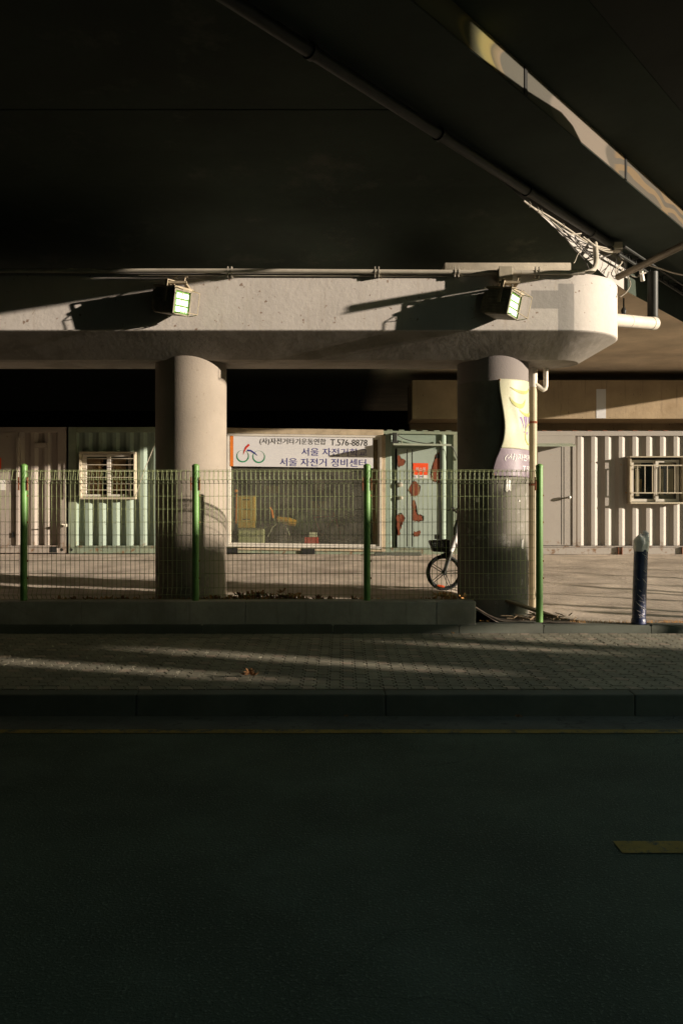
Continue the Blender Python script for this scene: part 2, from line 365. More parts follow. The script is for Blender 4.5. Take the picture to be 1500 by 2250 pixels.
def cracks(m, scale, width, col, fac):
    n, l, p = nodes_of(m); src = base_src(m); tc = n.new('ShaderNodeTexCoord')
    nz = n.new('ShaderNodeTexNoise'); nz.inputs['Scale'].default_value = 2.5; nz.inputs['Detail'].default_value = 6; l.new(tc.outputs['Object'], nz.inputs['Vector'])
    vm = n.new('ShaderNodeVectorMath'); vm.operation = 'MULTIPLY_ADD'; vm.inputs[1].default_value = (.5,) * 3; l.new(nz.outputs['Color'], vm.inputs[0]); l.new(tc.outputs['Object'], vm.inputs[2])
    vo = n.new('ShaderNodeTexVoronoi'); vo.feature = 'DISTANCE_TO_EDGE'; vo.inputs['Scale'].default_value = scale; l.new(vm.outputs[0], vo.inputs['Vector'])
    r = n.new('ShaderNodeMapRange'); r.inputs[1].default_value = width; r.inputs[2].default_value = 0; l.new(vo.outputs['Distance'], r.inputs[0])
    n2 = n.new('ShaderNodeTexNoise'); n2.inputs['Scale'].default_value = .5; l.new(tc.outputs['Object'], n2.inputs['Vector'])
    r2 = n.new('ShaderNodeMapRange'); r2.inputs[1].default_value = .46; r2.inputs[2].default_value = .60; r2.inputs[4].default_value = fac; l.new(n2.outputs['Fac'], r2.inputs[0])
    k = n.new('ShaderNodeMath'); k.operation = 'MULTIPLY'; l.new(r.outputs[0], k.inputs[0]); l.new(r2.outputs[0], k.inputs[1])
    x = n.new('ShaderNodeMix'); x.data_type = 'RGBA'; l.new(k.outputs[0], x.inputs[0]); l.new(src, x.inputs[6]); x.inputs[7].default_value = (*col, 1); l.new(x.outputs[2], p.inputs['Base Color'])
cracks(M['asphalt'], .9, .008, (.02, .024, .02), .6)
cracks(M['gutter'], 1.3, .014, (.02, .02, .018), 1.0)
cracks(M['lowwall'], .6, .006, (.06, .055, .045), .8)
mask_noise(M['yellow_paint'], 9.0, .52, .60, (.07, .072, .055), .75, 8)
mask_noise(M['gutter'], 5.0, .55, .66, (.05, .048, .038), .7, 8)
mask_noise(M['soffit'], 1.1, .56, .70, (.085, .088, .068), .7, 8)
mask_box(M['soffit_pale'], (None, None, None), (.9, None, None), (.045, .048, .038), .25, .97)  # left part darkened: unlit shade painted into the colour
mask_noise(M['cap'], 2.6, .66, .70, (.34, .315, .28), .75, 9)
mask_noise(M['cap'], 1.7, .47, .58, (.17, .155, .13), .6, 7, 3.41, .01)  # stains and soft shade blobs of the slanted underside, both put into the colour
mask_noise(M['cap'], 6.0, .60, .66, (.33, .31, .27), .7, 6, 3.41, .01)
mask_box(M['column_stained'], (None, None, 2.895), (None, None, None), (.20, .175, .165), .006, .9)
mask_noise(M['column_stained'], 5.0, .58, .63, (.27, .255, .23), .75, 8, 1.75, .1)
mask_noise(M['column'], 2.2, .5, .62, (.15, .135, .11), .7, 8, .55, .5)
for mm in ('green', 'pink', 'grey', 'green_trim'): mask_noise(M[mm], 8.0, .52, .64, (.19, .11, .06), .75, 8, .16, .16)
mask_noise(M['green'], 3.0, .66, .72, (.20, .16, .095), .75, 8)
mask_noise(M['pink'], 2.4, .68, .73, (.20, .14, .095), .75, 8)
# paint patches on the pier cap, in object coordinates (the pier's origin is 0.3 above the road)
gp = (.27, .255, .235)
mask_box(M['cap'], (ax(1167, 10.05), None, az(677, 10.05) - .3), (ax(1228, 10.05), None, az(637, 10.05) - .3), gp, .004, .9)
mask_box(M['cap'], (ax(1226, 10.05), None, None), (ax(1262, 10.05), None, az(622, 10.05) - .3), gp, .006, .9)
mask_box(M['cap'], (None, None, None), (None, None, 3.428), (.27, .24, .205), .002, .7)  # slanted underside: its shade painted in as a darker colour

# ------------------------------------------------------------------ ground, road, pavement
bm = nb(); box(bm, -400, 400, -400, 400, -.5, -.02); obj('ground', bm, M['ground'], kind='structure')
def grid(bm, x0, x1, y0, y1, nx, ny, zf):
    vv = [[bm.verts.new((x0 + (x1 - x0) * i / nx, y0 + (y1 - y0) * j / ny, zf(x0 + (x1 - x0) * i / nx, y0 + (y1 - y0) * j / ny))) for i in range(nx + 1)] for j in range(ny + 1)]
    for j in range(ny):
        for i in range(nx): bm.faces.new((vv[j][i], vv[j][i + 1], vv[j + 1][i + 1], vv[j + 1][i]))
bm = nb(); grid(bm, -120, 120, -4.0, 6.46, 2, 2, lambda x, y: 0.0); obj('road', bm, M['asphalt'], kind='structure')
bm = nb(); grid(bm, -60, 60, 6.42, 6.82, 120, 2, lambda x, y: .004 + .0015 * math.sin(x * 3.1)); obj('gutter', bm, M['gutter'], kind='structure')
bm = nb(); grid(bm, -60, 60, 6.31, 6.41, 240, 1, lambda x, y: .005); obj('edge_line', bm, M['yellow_paint'], kind='structure')
bm = nb(); grid(bm, 1.39, 4.4, 4.20, 4.345, 20, 1, lambda x, y: .005)
grid(bm, -9.6, -6.6, 4.20, 4.345, 20, 1, lambda x, y: .005); obj('centre_line', bm, M['yellow_paint'], kind='structure')
bm = nb()
for i in range(-8, 9):
    x = i * 2.0 + .35
    box(bm, x + .0007, x + 1.9993, 6.8, 6.965, -.01, .178 + random.uniform(-.0015, .0015), .012)
obj('road_kerb', bm, M['kerb'], kind='structure')
bm = nb(); grid(bm, -16, 16, 6.96, 9.75, 4, 4, lambda x, y: .164); obj('pavement_bed', bm, M['sand'], kind='structure')
# paving: interlocking zigzag blocks
CW = .1125; GAP = .0058
def zz(y): 
    t = (y / (CW)) % 1.0
    return .013 if t < .5 else -.013
def paver(bm, i, y0, y1, mi, z):
    L = []; 
    ys = [y0 + GAP]; k = math.floor(y0 / (CW / 2)) + 1
    while k * CW / 2 < y1 - 1e-6:
        if k * CW / 2 > y0 + .012: ys += [k * CW / 2 - .008, k * CW / 2 + .008]
        k += 1
    ys.append(y1 - GAP)
    xl = i * CW; xr = xl + CW
    left = [(xl + GAP + zz(y), y) for y in ys]; right = [(xr - GAP + zz(y), y) for y in ys]
    poly = left + right[::-1]
    top = [bm.verts.new((x, y, z)) for x, y in poly]; 
    bot = [bm.verts.new((x + (0.003 if q >= len(left) else -.003), y, z - .02)) for q, (x, y) in enumerate(poly)]
    f = bm.faces.new(top); f.material_index = mi
    n = len(poly)
    for a in range(n):
        f = bm.faces.new((top[a], bot[a], bot[(a + 1) % n], top[(a + 1) % n])); f.material_index = mi
bm = nb()
NI = 62
for i in range(-NI, NI):
    y = 6.97
    off = [0, .1125, .225][i % 3]
    j = 0; y = 6.97 - off; 
    while y < 9.72:
        for (ln, kind) in (((.1125, 1), (.225, 0)) if i % 3 == 0 else ((.225, 0), (.1125, 0))):
            a, b = max(y, 6.97), min(y + ln, 9.735)
            if b - a > .03:
                zt = .182 + .006 * (a - 6.97) / 2.7 + random.uniform(-.0018, .0018)
                paver(bm, i, a, b, 1 if (kind == 1 and random.random() < .93) else 0, zt)
            y += ln
obj('pavement', bm, [M['paver'], M['paver_red']], kind='structure')
# kerb along the back of the pavement: bends away at the drive on the right
bm = nb()
back = [(-9, 9.70), (-7.6, 9.70), (-6.1, 9.70), (-4.6, 9.70), (-3.1, 9.70), (-1.6, 9.70), (-.1, 9.70), (1.35, 9.72), (2.34, 9.83), (3.6, 9.86), (4.9, 9.86), (6.2, 9.86), (7.5, 9.86)]
for (a, b) in zip(back[:-1], back[1:]):
    h = .285 if a[0] < 2.2 else .262
    p = [(a[0] + .004, a[1]), (b[0] - .004, b[1]), (b[0] - .004, b[1] + (.16 if a[0] < 1.3 else .2)), (a[0] + .004, a[1] + (.16 if a[0] < 1.3 else .2))]
    prism(bm, p, lambda x, y, d: Vector((x, y, d)), .1, h + random.uniform(-.004, .004))
bmesh.ops.bevel(bm, geom=[e for e in bm.edges if abs(e.verts[0].co.z - e.verts[1].co.z) < .02 and e.verts[0].co.z > .2], offset=.012, segments=2, affect='EDGES')
obj('pavement_kerb', bm, M['kerb'], kind='structure')
def sst(a, b, x):
    t = max(0, min(1, (x - a) / (b - a))); return t * t * (3 - 2 * t)
from mathutils import noise as mn
def yardz(x, y):
    z = .462 + .093 * sst(11.9, 16.5, y)
    z -= .207 * sst(1.45, 1.95, x) * (1 - sst(10.2, 13.6, y))
    if y > 10.0: z += .012 * mn.noise(Vector((x * 1.3, y * 1.3, 0))) + .006 * mn.noise(Vector((x * 5, y * 5, 3)))
    return z
bm = nb(); grid(bm, -9, 9.5, 9.9, 19.0, 185, 91, yardz)
obj('yard', bm, M['yard'], kind='structure', smooth=True)
bm = nb(); grid(bm, -60, 60, 18.9, 45, 4, 4, lambda x, y: .545)
grid(bm, -60, -8.95, 9.9, 19.0, 2, 2, lambda x, y: .49); grid(bm, 9.4, 60, 9.9, 19.0, 2, 2, lambda x, y: .49)
obj('rear_yard', bm, M['ground'], kind='structure')
bm = nb(); grid(bm, 1.5, 3.1, 9.98, 10.7, 22, 10, lambda x, y: yardz(x, y) + .014 + .03 * max(0, mn.noise(Vector((x * 6, y * 6, 9)))) * (1 - sst(2.6, 3.1, x)) - .03 * sst(2.5, 3.1, x) - .03 * sst(10.35, 10.7, y))
obj('soil', bm, M['soil'], kind='structure', smooth=True)

# ------------------------------------------------------------------ low wall, fence
bm = nb()
xs = [-9, -6.3, -3.0, -1.11, 1.09, 1.546]
for a, b in zip(xs[:-1], xs[1:]): box(bm, a + .0007, b - .0007, 9.76, 9.965, .2, .55 + random.uniform(-.002, .002), .012)
tag(obj('low_wall', bm, M['lowwall'], origin=(0, 9.86, .2)), 'low grey concrete wall under the green mesh fence, ending before the right column', 'wall')
FY = 9.86
posts = [ax(53, FY) - 1.994, ax(53, FY), ax(430, FY), ax(806, FY), ax(1184, FY)]
plabels = ['green steel fence post standing just outside on the far left',
           'leftmost green fence post, in front of the pink container, lit only at its top',
           'green fence post standing in front of the left concrete column',
           'green fence post overlapping the lower right corner of the white shop sign',
           'tall green end post of the fence beside the white drain pipe']
for i, (x, lb) in enumerate(zip(posts, plabels)):
    zb = .55 if i < 4 else .30
    t = thing('fence_post', lb, 'fence post', (x, FY, zb), 'green posts of the mesh fence')
    bm = nb(); lathe(bm, [(.041, zb), (.041, 2.10), (.043, 2.102), (.043, 2.118), (.030, 2.133), (.006, 2.141)], x, FY, 20)
    obj('pole', bm, M['fence_green'], t, smooth=True)
    for sx in (-1, 1):
        if i == 4 and sx == 1: continue
        bm = nb(); box(bm, x + sx * .050 - .007, x + sx * .050 + .007, FY - .035, FY - .012, 1.83, 1.985, .003)
        box(bm, x + min(sx * .035, sx * .05), x + max(sx * .035, sx * .05), FY - .028, FY - .018, 1.90, 1.915)
        objs('clamp', bm, M['rust'], t)
    bm = nb()
    for zc in (1.76, 1.45, 1.0, .8): box(bm, x + .036, x + .052, FY - .012, FY + .012, zc, zc + .02, .003)
    objs('bolt', bm, M['rust'], t)
def fence_panel(x0, x1, lb):
    bm = nb(); n = int((x1 - x0) / .0527); st = (x1 - x0) / n
    z0, z1 = .565, 2.062
    prof = [(FY + .01, z0 + .10), (FY - .055, z0 + .06), (FY - .01, z0), (FY, z0 + .12), (FY, z1 - .15), (FY - .075, z1 - .115), (FY - .012, z1), (FY + .02, z1 - .115)]
    prof = [(FY, z0), (FY - .05, z0 + .055), (FY, z0 + .13), (FY, z1 - .15), (FY - .085, z1 - .11), (FY - .045, z1), (FY + .012, z1 - .012), (FY + .012, z1 - .15)]
    for k in range(n + 1):
        x = x0 + k * st + random.uniform(-.0015, .0015)
        tube(bm, [(x, y, z) for y, z in prof], .0030, 5)
    hz = [(FY + .004, z0), (FY - .046, z0 + .055), (FY + .004, z0 + .13)] + [(FY + .004, z1 - .15 - .15 * k) for k in range(0, 8)] + [(FY - .081, z1 - .11), (FY - .045, z1 + .003), (FY + .016, z1 - .012)]
    for y, z in hz:
        pts = [(x0 + (x1 - x0) * k / 6, y, z + random.uniform(-.002, .002)) for k in range(7)]
        tube(bm, pts, .0030, 5)
    tag(obj('mesh_fence_panel', bm, M['wire'], origin=((x0 + x1) / 2, FY, .55)), lb, 'fence panel', 'wire mesh panels of the green fence')
for a, b, lb in ((0, 1, 'wire mesh fence panel on the far left, left of the leftmost visible post'),
                 (1, 2, 'wire mesh fence panel in front of the mint container window'),
                 (2, 3, 'wire mesh fence panel in front of the shop window with the white sign'),
                 (3, 4, 'wire mesh fence panel in front of the bicycle and right column')):
    fence_panel(posts[a] + .055, posts[b] - .055, lb)

# ------------------------------------------------------------------ pier
pier = thing('bridge_pier', 'massive concrete pier: pale painted crossbeam with rounded end on two round columns', 'bridge pier', (0, 10.9, .3))
def stadium(r, xl, xr, n=28):
    pts = []
    for k in range(n + 1):
        a = -math.pi / 2 + math.pi * k / n; pts.append((xr + r * math.cos(a), 10.9 + r * math.sin(a)))
    for k in range(n + 1):
        a = math.pi / 2 + math.pi * k / n; pts.append((xl + r * math.cos(a), 10.9 + r * math.sin(a)))
    return pts
bm = nb(); rings = []
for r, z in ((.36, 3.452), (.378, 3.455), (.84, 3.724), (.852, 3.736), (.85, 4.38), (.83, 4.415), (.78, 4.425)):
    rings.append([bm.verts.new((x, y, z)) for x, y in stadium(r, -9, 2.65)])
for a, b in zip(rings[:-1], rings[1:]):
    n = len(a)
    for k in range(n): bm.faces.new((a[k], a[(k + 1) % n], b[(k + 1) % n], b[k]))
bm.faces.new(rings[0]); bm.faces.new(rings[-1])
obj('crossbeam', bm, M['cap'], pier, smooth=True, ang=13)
for i, x in enumerate((-1.93, 1.94)):
    bm = nb(); lathe(bm, [(.452, .1), (.45, .6), (.45, 3.30), (.45, 3.62)], x, 10.9, 64, cap=False)
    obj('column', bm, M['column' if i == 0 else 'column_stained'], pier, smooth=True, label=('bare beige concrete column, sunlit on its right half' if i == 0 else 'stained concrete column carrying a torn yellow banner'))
bm = nb(); lathe(bm, [(.45, .1), (.45, 3.62)], -5.8, 10.9, 48, cap=False); obj('column', bm, M['column'], pier, smooth=True)
bm = nb(); box(bm, ax(975, 10.2), ax(1252, 10.2), 10.16, 11.6, 4.42, 4.565, .012)
obj('bearing_ledge', bm, M['pad'], pier, smooth=True)
# mask for paint above the banner on the columns is left out

# ------------------------------------------------------------------ viaduct deck over the road
deck = thing('viaduct_deck', 'dark concrete viaduct deck overhead with a mural strip on its edge girder', 'bridge deck', (0, 0, 4.75))
def lo(t, o, z): return Vector((t * DX + o * DY, t * DY - o * DX, z))     # t along the viaduct, o to its right
# slab over the pier, thickening (haunch) towards it
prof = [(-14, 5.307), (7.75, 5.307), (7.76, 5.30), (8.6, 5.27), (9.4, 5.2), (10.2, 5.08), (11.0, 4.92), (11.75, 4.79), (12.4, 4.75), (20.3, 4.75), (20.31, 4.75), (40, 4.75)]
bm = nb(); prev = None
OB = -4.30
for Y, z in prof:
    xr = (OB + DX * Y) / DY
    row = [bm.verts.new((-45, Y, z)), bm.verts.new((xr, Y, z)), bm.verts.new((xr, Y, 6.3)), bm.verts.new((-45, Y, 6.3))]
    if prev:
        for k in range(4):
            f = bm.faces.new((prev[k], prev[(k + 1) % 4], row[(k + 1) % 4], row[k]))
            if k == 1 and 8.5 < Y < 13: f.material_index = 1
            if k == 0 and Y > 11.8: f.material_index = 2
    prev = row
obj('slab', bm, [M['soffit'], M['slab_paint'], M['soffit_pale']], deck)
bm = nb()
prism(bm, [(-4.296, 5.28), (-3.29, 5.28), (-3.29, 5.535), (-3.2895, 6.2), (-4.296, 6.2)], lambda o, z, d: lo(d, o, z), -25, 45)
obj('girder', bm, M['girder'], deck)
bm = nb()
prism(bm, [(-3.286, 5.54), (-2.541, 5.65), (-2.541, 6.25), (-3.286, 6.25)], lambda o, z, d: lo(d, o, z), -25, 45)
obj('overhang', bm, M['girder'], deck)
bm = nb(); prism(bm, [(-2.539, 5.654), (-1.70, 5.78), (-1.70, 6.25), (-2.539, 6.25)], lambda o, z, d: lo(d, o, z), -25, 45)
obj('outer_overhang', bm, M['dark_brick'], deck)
def deck_w(u):
    pts = [(-30, 5.08), (5.15, 5.06), (5.2, 5.75), (13.3, 5.75), (13.5, 4.35), (14.8, 4.17), (15.16, 4.06), (15.5, 4.19), (16.0, 4.2), (16.95, 4.0), (19, 3.82), (21, 3.79), (30, 3.75)]
    for (a, b), (c, d) in zip(pts[:-1], pts[1:]):
        if u <= c: return b + (d - b) * (u - a) / (c - a)
    return pts[-1][1]
# added unseen panels, lower rim cut to cast the slanting shade on the crossbeam and on the rear wall
bm = nb(); OE = -1.68
us = [-12, 0, 5.15, 5.2, 7.60, 10, 13.29, 13.51, 14.8, 15.16, 15.5, 16.0, 16.95, 19, 21, 25, 30]
rows = []
for u in us:
    s = (OE + (U.y * DX - U.x * DY) * u) / (S.x * DY - S.y * DX)
    p = U * u + S * s; zb = min(6.2, deck_w(u) + TAU * s)
    q = p + Vector((DY, -DX, 0)) * .06
    rows.append([bm.verts.new((p.x, p.y, zb)), bm.verts.new((q.x, q.y, zb + .01)), bm.verts.new((q.x, q.y, 7.0)), bm.verts.new((p.x, p.y, 7.0))])
for a, b in zip(rows[:-1], rows[1:]):
    for k in range(4): bm.faces.new((a[k], a[(k + 1) % 4], b[(k + 1) % 4], b[k]))
bm.faces.new(rows[0]); bm.faces.new(rows[-1])
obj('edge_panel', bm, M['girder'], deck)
bm = nb(); rows = []
for u, wtop in ((5.0, 5.44), (7.6, 5.44), (8.3, 5.47), (8.55, 5.42), (8.8, 5.29), (9.12, 5.12), (9.33, 5.07)):           # added unseen bar, cut to shade the crossbeam and leave the strip sunlit
    s = (OE + .002 + (U.y * DX - U.x * DY) * u) / (S.x * DY - S.y * DX)
    p = U * u + S * s; q = p + Vector((DY, -DX, 0)) * .06
    rows.append([bm.verts.new((p.x, p.y, 5.045 + TAU * s)), bm.verts.new((q.x, q.y, 5.045 + TAU * s)), bm.verts.new((q.x, q.y, wtop + TAU * s)), bm.verts.new((p.x, p.y, wtop + TAU * s))])
for a, b in zip(rows[:-1], rows[1:]):
    for k in range(4): bm.faces.new((a[k], a[(k + 1) % 4], b[(k + 1) % 4], b[k]))
bm.faces.new(rows[0]); bm.faces.new(rows[-1])
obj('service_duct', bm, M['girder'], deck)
# reflected-sun strip on the girder's side: light put into a thin sheet's colour, own axis along the viaduct
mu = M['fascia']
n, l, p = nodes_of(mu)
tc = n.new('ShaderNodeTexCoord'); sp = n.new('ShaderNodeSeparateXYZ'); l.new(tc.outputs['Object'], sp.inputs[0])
def tpos(px):
    b = (px - 750) / F; Y = 3.29 / (DX - DY * b); return b * Y * DX + Y * DY
cr = n.new('ShaderNodeValToRGB'); cr.color_ramp.interpolation = 'LINEAR'
T0, T1 = tpos(800), tpos(1560)
mr = n.new('ShaderNodeMapRange'); mr.inputs[1].default_value = T0; mr.inputs[2].default_value = T1
# curved borders between the fields of painted light: bend the position with height
hz = n.new('ShaderNodeMath'); hz.operation = 'MULTIPLY_ADD'; hz.inputs[1].default_value = 0.9; l.new(sp.outputs[2], hz.inputs[0])
sq = n.new('ShaderNodeMath'); sq.operation = 'POWER'; l.new(sp.outputs[2], sq.inputs[0]); sq.inputs[1].default_value = 2.0
sq2 = n.new('ShaderNodeMath'); sq2.operation = 'MULTIPLY_ADD'; l.new(sq.outputs[0], sq2.inputs[0]); sq2.inputs[1].default_value = -9.0; l.new(sp.outputs[0], sq2.inputs[2])
l.new(sq2.outputs[0], mr.inputs[0]); l.new(mr.outputs[0], cr.inputs[0])
el = cr.color_ramp.elements
def rp(px): return (tpos(px) - T0) / (T1 - T0)
cols = [(820, (0.019, 0.019, 0.007)), (1000, (0.025, 0.023, 0.010)), (1012, (0.099, 0.071, 0.015)), (1018, (0.028, 0.026, 0.009)), (1040, (0.046, 0.043, 0.014)), (1050, (0.099, 0.084, 0.022)), (1072, (0.118, 0.093, 0.022)), (1076, (0.037, 0.031, 0.012)),
        (1084, (0.074, 0.056, 0.025)), (1094, (0.105, 0.077, 0.043)), (1097, (0.046, 0.043, 0.031)), (1205, (0.053, 0.048, 0.036)), (1208, (0.105, 0.087, 0.068)), (1310, (0.118, 0.096, 0.074)), (1326, (0.118, 0.096, 0.074)), (1330, (0.053, 0.045, 0.033)), (1350, (0.053, 0.045, 0.033)), (1500, (0.043, 0.034, 0.022))]
while len(el) > 1: el.remove(el[0])
el[0].position = max(0, rp(cols[0][0])); el[0].color = (*cols[0][1], 1)
for px, c in cols[1:]:
    e = el.new(min(1, rp(px))); e.color = (*c, 1)
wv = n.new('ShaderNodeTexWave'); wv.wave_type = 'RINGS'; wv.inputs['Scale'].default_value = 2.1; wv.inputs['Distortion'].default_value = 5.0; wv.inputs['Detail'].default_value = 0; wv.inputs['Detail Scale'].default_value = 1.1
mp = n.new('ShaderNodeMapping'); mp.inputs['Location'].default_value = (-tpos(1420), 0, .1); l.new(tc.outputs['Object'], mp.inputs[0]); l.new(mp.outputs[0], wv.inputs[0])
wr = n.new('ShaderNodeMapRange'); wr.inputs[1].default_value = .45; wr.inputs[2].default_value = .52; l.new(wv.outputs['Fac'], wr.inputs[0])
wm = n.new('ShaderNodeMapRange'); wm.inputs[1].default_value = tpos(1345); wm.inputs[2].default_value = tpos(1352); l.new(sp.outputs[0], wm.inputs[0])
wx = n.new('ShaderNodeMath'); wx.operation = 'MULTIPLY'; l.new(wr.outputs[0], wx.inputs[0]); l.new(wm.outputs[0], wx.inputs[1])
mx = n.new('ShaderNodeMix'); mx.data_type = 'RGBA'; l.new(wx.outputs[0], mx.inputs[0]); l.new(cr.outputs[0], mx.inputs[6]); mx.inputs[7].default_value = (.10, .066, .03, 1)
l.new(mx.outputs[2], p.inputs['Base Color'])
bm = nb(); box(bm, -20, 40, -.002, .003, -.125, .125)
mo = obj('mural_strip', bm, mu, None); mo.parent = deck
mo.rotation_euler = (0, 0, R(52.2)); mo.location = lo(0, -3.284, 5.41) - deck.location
for px in (1152, 1372):
    bm = nb(); t = tpos(px); box(bm, t - .035, t + .02, -.012, -.003, -.128, .12)
    jo = obj('mural_joint', bm, M['dark'], None); jo.parent = mo

# things under the deck
def pipe_along(o, z, t0, t1, r): 
    b = nb(); tube(b, [lo(t0, o, z), lo((t0 + t1) / 2, o, z), lo(t1, o, z)], r, 14); return b
te = pb(1340, 540, -4.2); tend = te.x * DX + te.y * DY
b = pipe_along(-4.2, 5.205, -12, tend, .055)
for k in range(-3, 7):
    t = tend - .7 - k * 1.9
    tube(b, [lo(t, -4.2, 5.205), lo(t + .05, -4.2, 5.205)], .068, 14)
tag(obj('ceiling_pipe', b, M['dark_pipe'], smooth=True, origin=tuple(lo(0, -4.2, 5.2))), 'long dark pipe running diagonally under the viaduct deck', 'pipe')
b = nb(); box(b, te.x - .02, te.x + .16, te.y - .03, te.y + .12, te.z - .07, te.z + .05, .01)
tag(obj('pipe_end_box', b, M['jbox'], origin=tuple(te)), 'small pale box at the end of the dark ceiling pipe', 'junction box')
# cable tray
tr = nb(); o0 = -4.16
a0 = pb(1345, 546, o0)
ts = a0.x * DX + a0.y * DY
for dz, do in ((0, 0), (.0, .16), (-.09, .08)):
    tube(tr, [lo(ts, o0 + do, a0.z + dz), lo(ts + 9, o0 + do, a0.z + dz)], .018, 6)
for k in range(30):
    t = ts + .1 + k * .3; tube(tr, [lo(t, o0, a0.z), lo(t, o0 + .16, a0.z)], .009, 5); tube(tr, [lo(t, o0 + .08, a0.z), lo(t, o0 + .08, a0.z - .09)], .009, 5)
tag(obj('cable_tray', tr, M['dark_pipe'], origin=tuple(a0)), 'dark ladder cable tray running away under the deck at right', 'cable tray')
# loose cables
def cable(pts, r, m, lb, grp='loose cables at the end of the crossbeam'):
    b = nb(); tube(b, smoothpath(pts, 5), r, 6)
    return tag(obj('cable', b, M[m], smooth=True, origin=tuple(pts[0])), lb, 'cable', grp)
OC = -4.2
cable([pb(1150, 441, OC), pb(1172, 457, OC), pb(1205, 475, OC), pb(1250, 505, OC), pb(1295, 535, OC), pb(1345, 548, OC)], .010, 'cable_w', 'thick pale cable following the edge of the deck above the crossbeam end')
cable([pb(1172, 458, OC), pb(1215, 490, OC + .02), pb(1245, 513, OC + .03), pb(1276, 513, OC + .02)], .008, 'cable_w', 'thin pale cable looping below the thick one at the deck edge')
cable([pb(1195, 470, OC), pb(1230, 508, OC + .03), pb(1258, 545, OC + .03), pb(1282, 570, OC + .03), pb(1294, 594, OC + .03)], .008, 'cable_b', 'dark cable dropping steeply across the sunlit deck side')
cable([pb(1280, 520, OC), pb(1300, 535, OC + .03), pb(1325, 548, OC + .04), pb(1352, 548, OC)], .009, 'cable_w', 'pale cable sagging under the small box at the pipe end')
cable([pb(1290, 525, OC), pb(1312, 545, OC + .05), pb(1338, 554, OC + .05), pb(1358, 550, OC)], .007, 'cable_w', 'lowest of the pale cables sagging below the pipe end')
cable([pb(1268, 530, OC + .03), pb(1276, 545, OC + .05), pb(1268, 560, OC + .05), pb(1262, 575, OC + .05), pb(1259, 578, OC + .05)], .006, 'cable_w', 'short pale cable end dangling left of the sunlit deck side')
cable([pb(1284, 545, OC + .02), pb(1296, 558, OC + .04), pb(1288, 570, OC + .04), pb(1304, 560, OC + .04)], .006, 'cable_b', 'dark cable knotted in front of the sunlit deck side')
for k, (x0, x1) in enumerate(((1352, 1342), (1366, 1352), (1358, 1372), (1370, 1350))):
    cable([pb(x0, 556 + 2 * k, OC + .05), pb((x0 + x1) / 2 + 5, 578, OC + .07), pb(x1, 602 - 3 * k, OC + .07), pb(x1 + 9, 606, OC + .07), pb(x1 + 16, 590, OC + .07)], .0065, 'cable_w' if k % 2 else 'cable_b',
          ['dark looped cable hanging just above the crossbeam end', 'pale looped cable hanging just above the crossbeam end', 'second dark looped cable tangled above the rounded crossbeam end', 'second pale looped cable tangled above the rounded crossbeam end'][k])
cable([at(1378, 606, 10.9), at(1384, 625, 11.0), at(1375, 642, 11.0), at(1362, 652, 11.0)], .008, 'cable_w', 'pale cable looping down beside the rounded crossbeam end')
cable([at(1425, 583, 11.4), at(1450, 590, 11.0), at(1480, 600, 10.7), at(1540, 612, 10.2)], .010, 'cable_w', 'pale cable running out to the right edge below the brown rod')
cable([at(1386, 606, 11.2), at(1398, 609, 11.2), at(1405, 602, 11.2), at(1409, 592, 11.2)], .008, 'cable_w', 'short pale cable feeding the hanging white plug')
for k, (xa, ya, xm, ym, xb, yb) in enumerate(((1205, 480, 1252, 530, 1300, 536), (1222, 492, 1262, 524, 1330, 552), (1238, 506, 1285, 556, 1318, 562), (1262, 520, 1300, 566, 1340, 560))):
    cable([pb(xa, ya, OC + .02), pb(xm, ym, OC + .06), pb(xb, yb, OC + .03)], .0055 + .001 * k, 'cable_b' if k != 1 else 'dark_pipe',
          ['thin dark cable sagging along the sunlit deck side', 'dark cable sagging from the bundle to the pipe end', 'dark cable hanging lowest below the bundle middle', 'dark cable crossing from the bundle to the loops above the crossbeam'][k])
for px, py in ((1162, 450), (1180, 462), (1188, 467), (1236, 497), (1270, 519)):
    b = nb(); q = pb(px, py, OC); tube(b, [q + Vector((0, -.01, .035)), q + Vector((.012, -.03, 0)), q + Vector((0, -.01, -.035))], .005, 5)
    tag(obj('cable_clip', b, M['cable_w'], origin=tuple(q)), 'small clip holding the thick pale cable to the deck edge', 'cable clip', 'clips along the thick pale cable')
b = nb(); tube(b, [at(1407, 594, 11.2), at(1411, 618, 11.2)], .03, 4); tube(b, [at(1405, 602, 11.18), at(1418, 599, 11.18)], .012, 6)
tag(obj('cable_plug', b, M['white_plastic'], origin=tuple(at(1409, 605, 11.2))), 'white plastic plug hanging from a cable beside the crossbeam end', 'plug')
b = nb(); tube(b, smoothpath([at(1282, 601, 10.35), at(1300, 595, 10.4), at(1308, 580, 10.6), at(1308, 560, 10.9), at(1306, 535, 11.2)], 5), .034, 10)
tag(obj('conduit_bend', b, M['conduit'], smooth=True, origin=tuple(at(1300, 590, 10.4))), 'pale conduit bending upward from the crossbeam top to the deck', 'conduit')
b = nb(); tube(b, [at(1356, 609, 10.75), at(1640, 470, 8.8)], .042, 12); tube(b, [at(1356, 604, 10.72), at(1640, 478, 8.77)], .012, 6)
tag(obj('diagonal_rod', b, M['rod'], smooth=True, origin=tuple(at(1356, 609, 10.75))), 'brown rod slanting up to the right from the crossbeam end', 'rod')
b = nb(); tube(b, [at(1215 + 154, 655, 12.3), at(1215 + 154, 690, 12.3)], .012, 6); lathe(b, [(.03, az(690, 12.3)), (.04, az(682, 12.3)), (.02, az(676, 12.3))], ax(1369, 12.3), 12.3, 10)
tag(obj('ceiling_hook', b, M['dark_pipe'], origin=tuple(at(1369, 655, 12.3))), 'small dark hanger rod below the deck behind the crossbeam end', 'hanger')

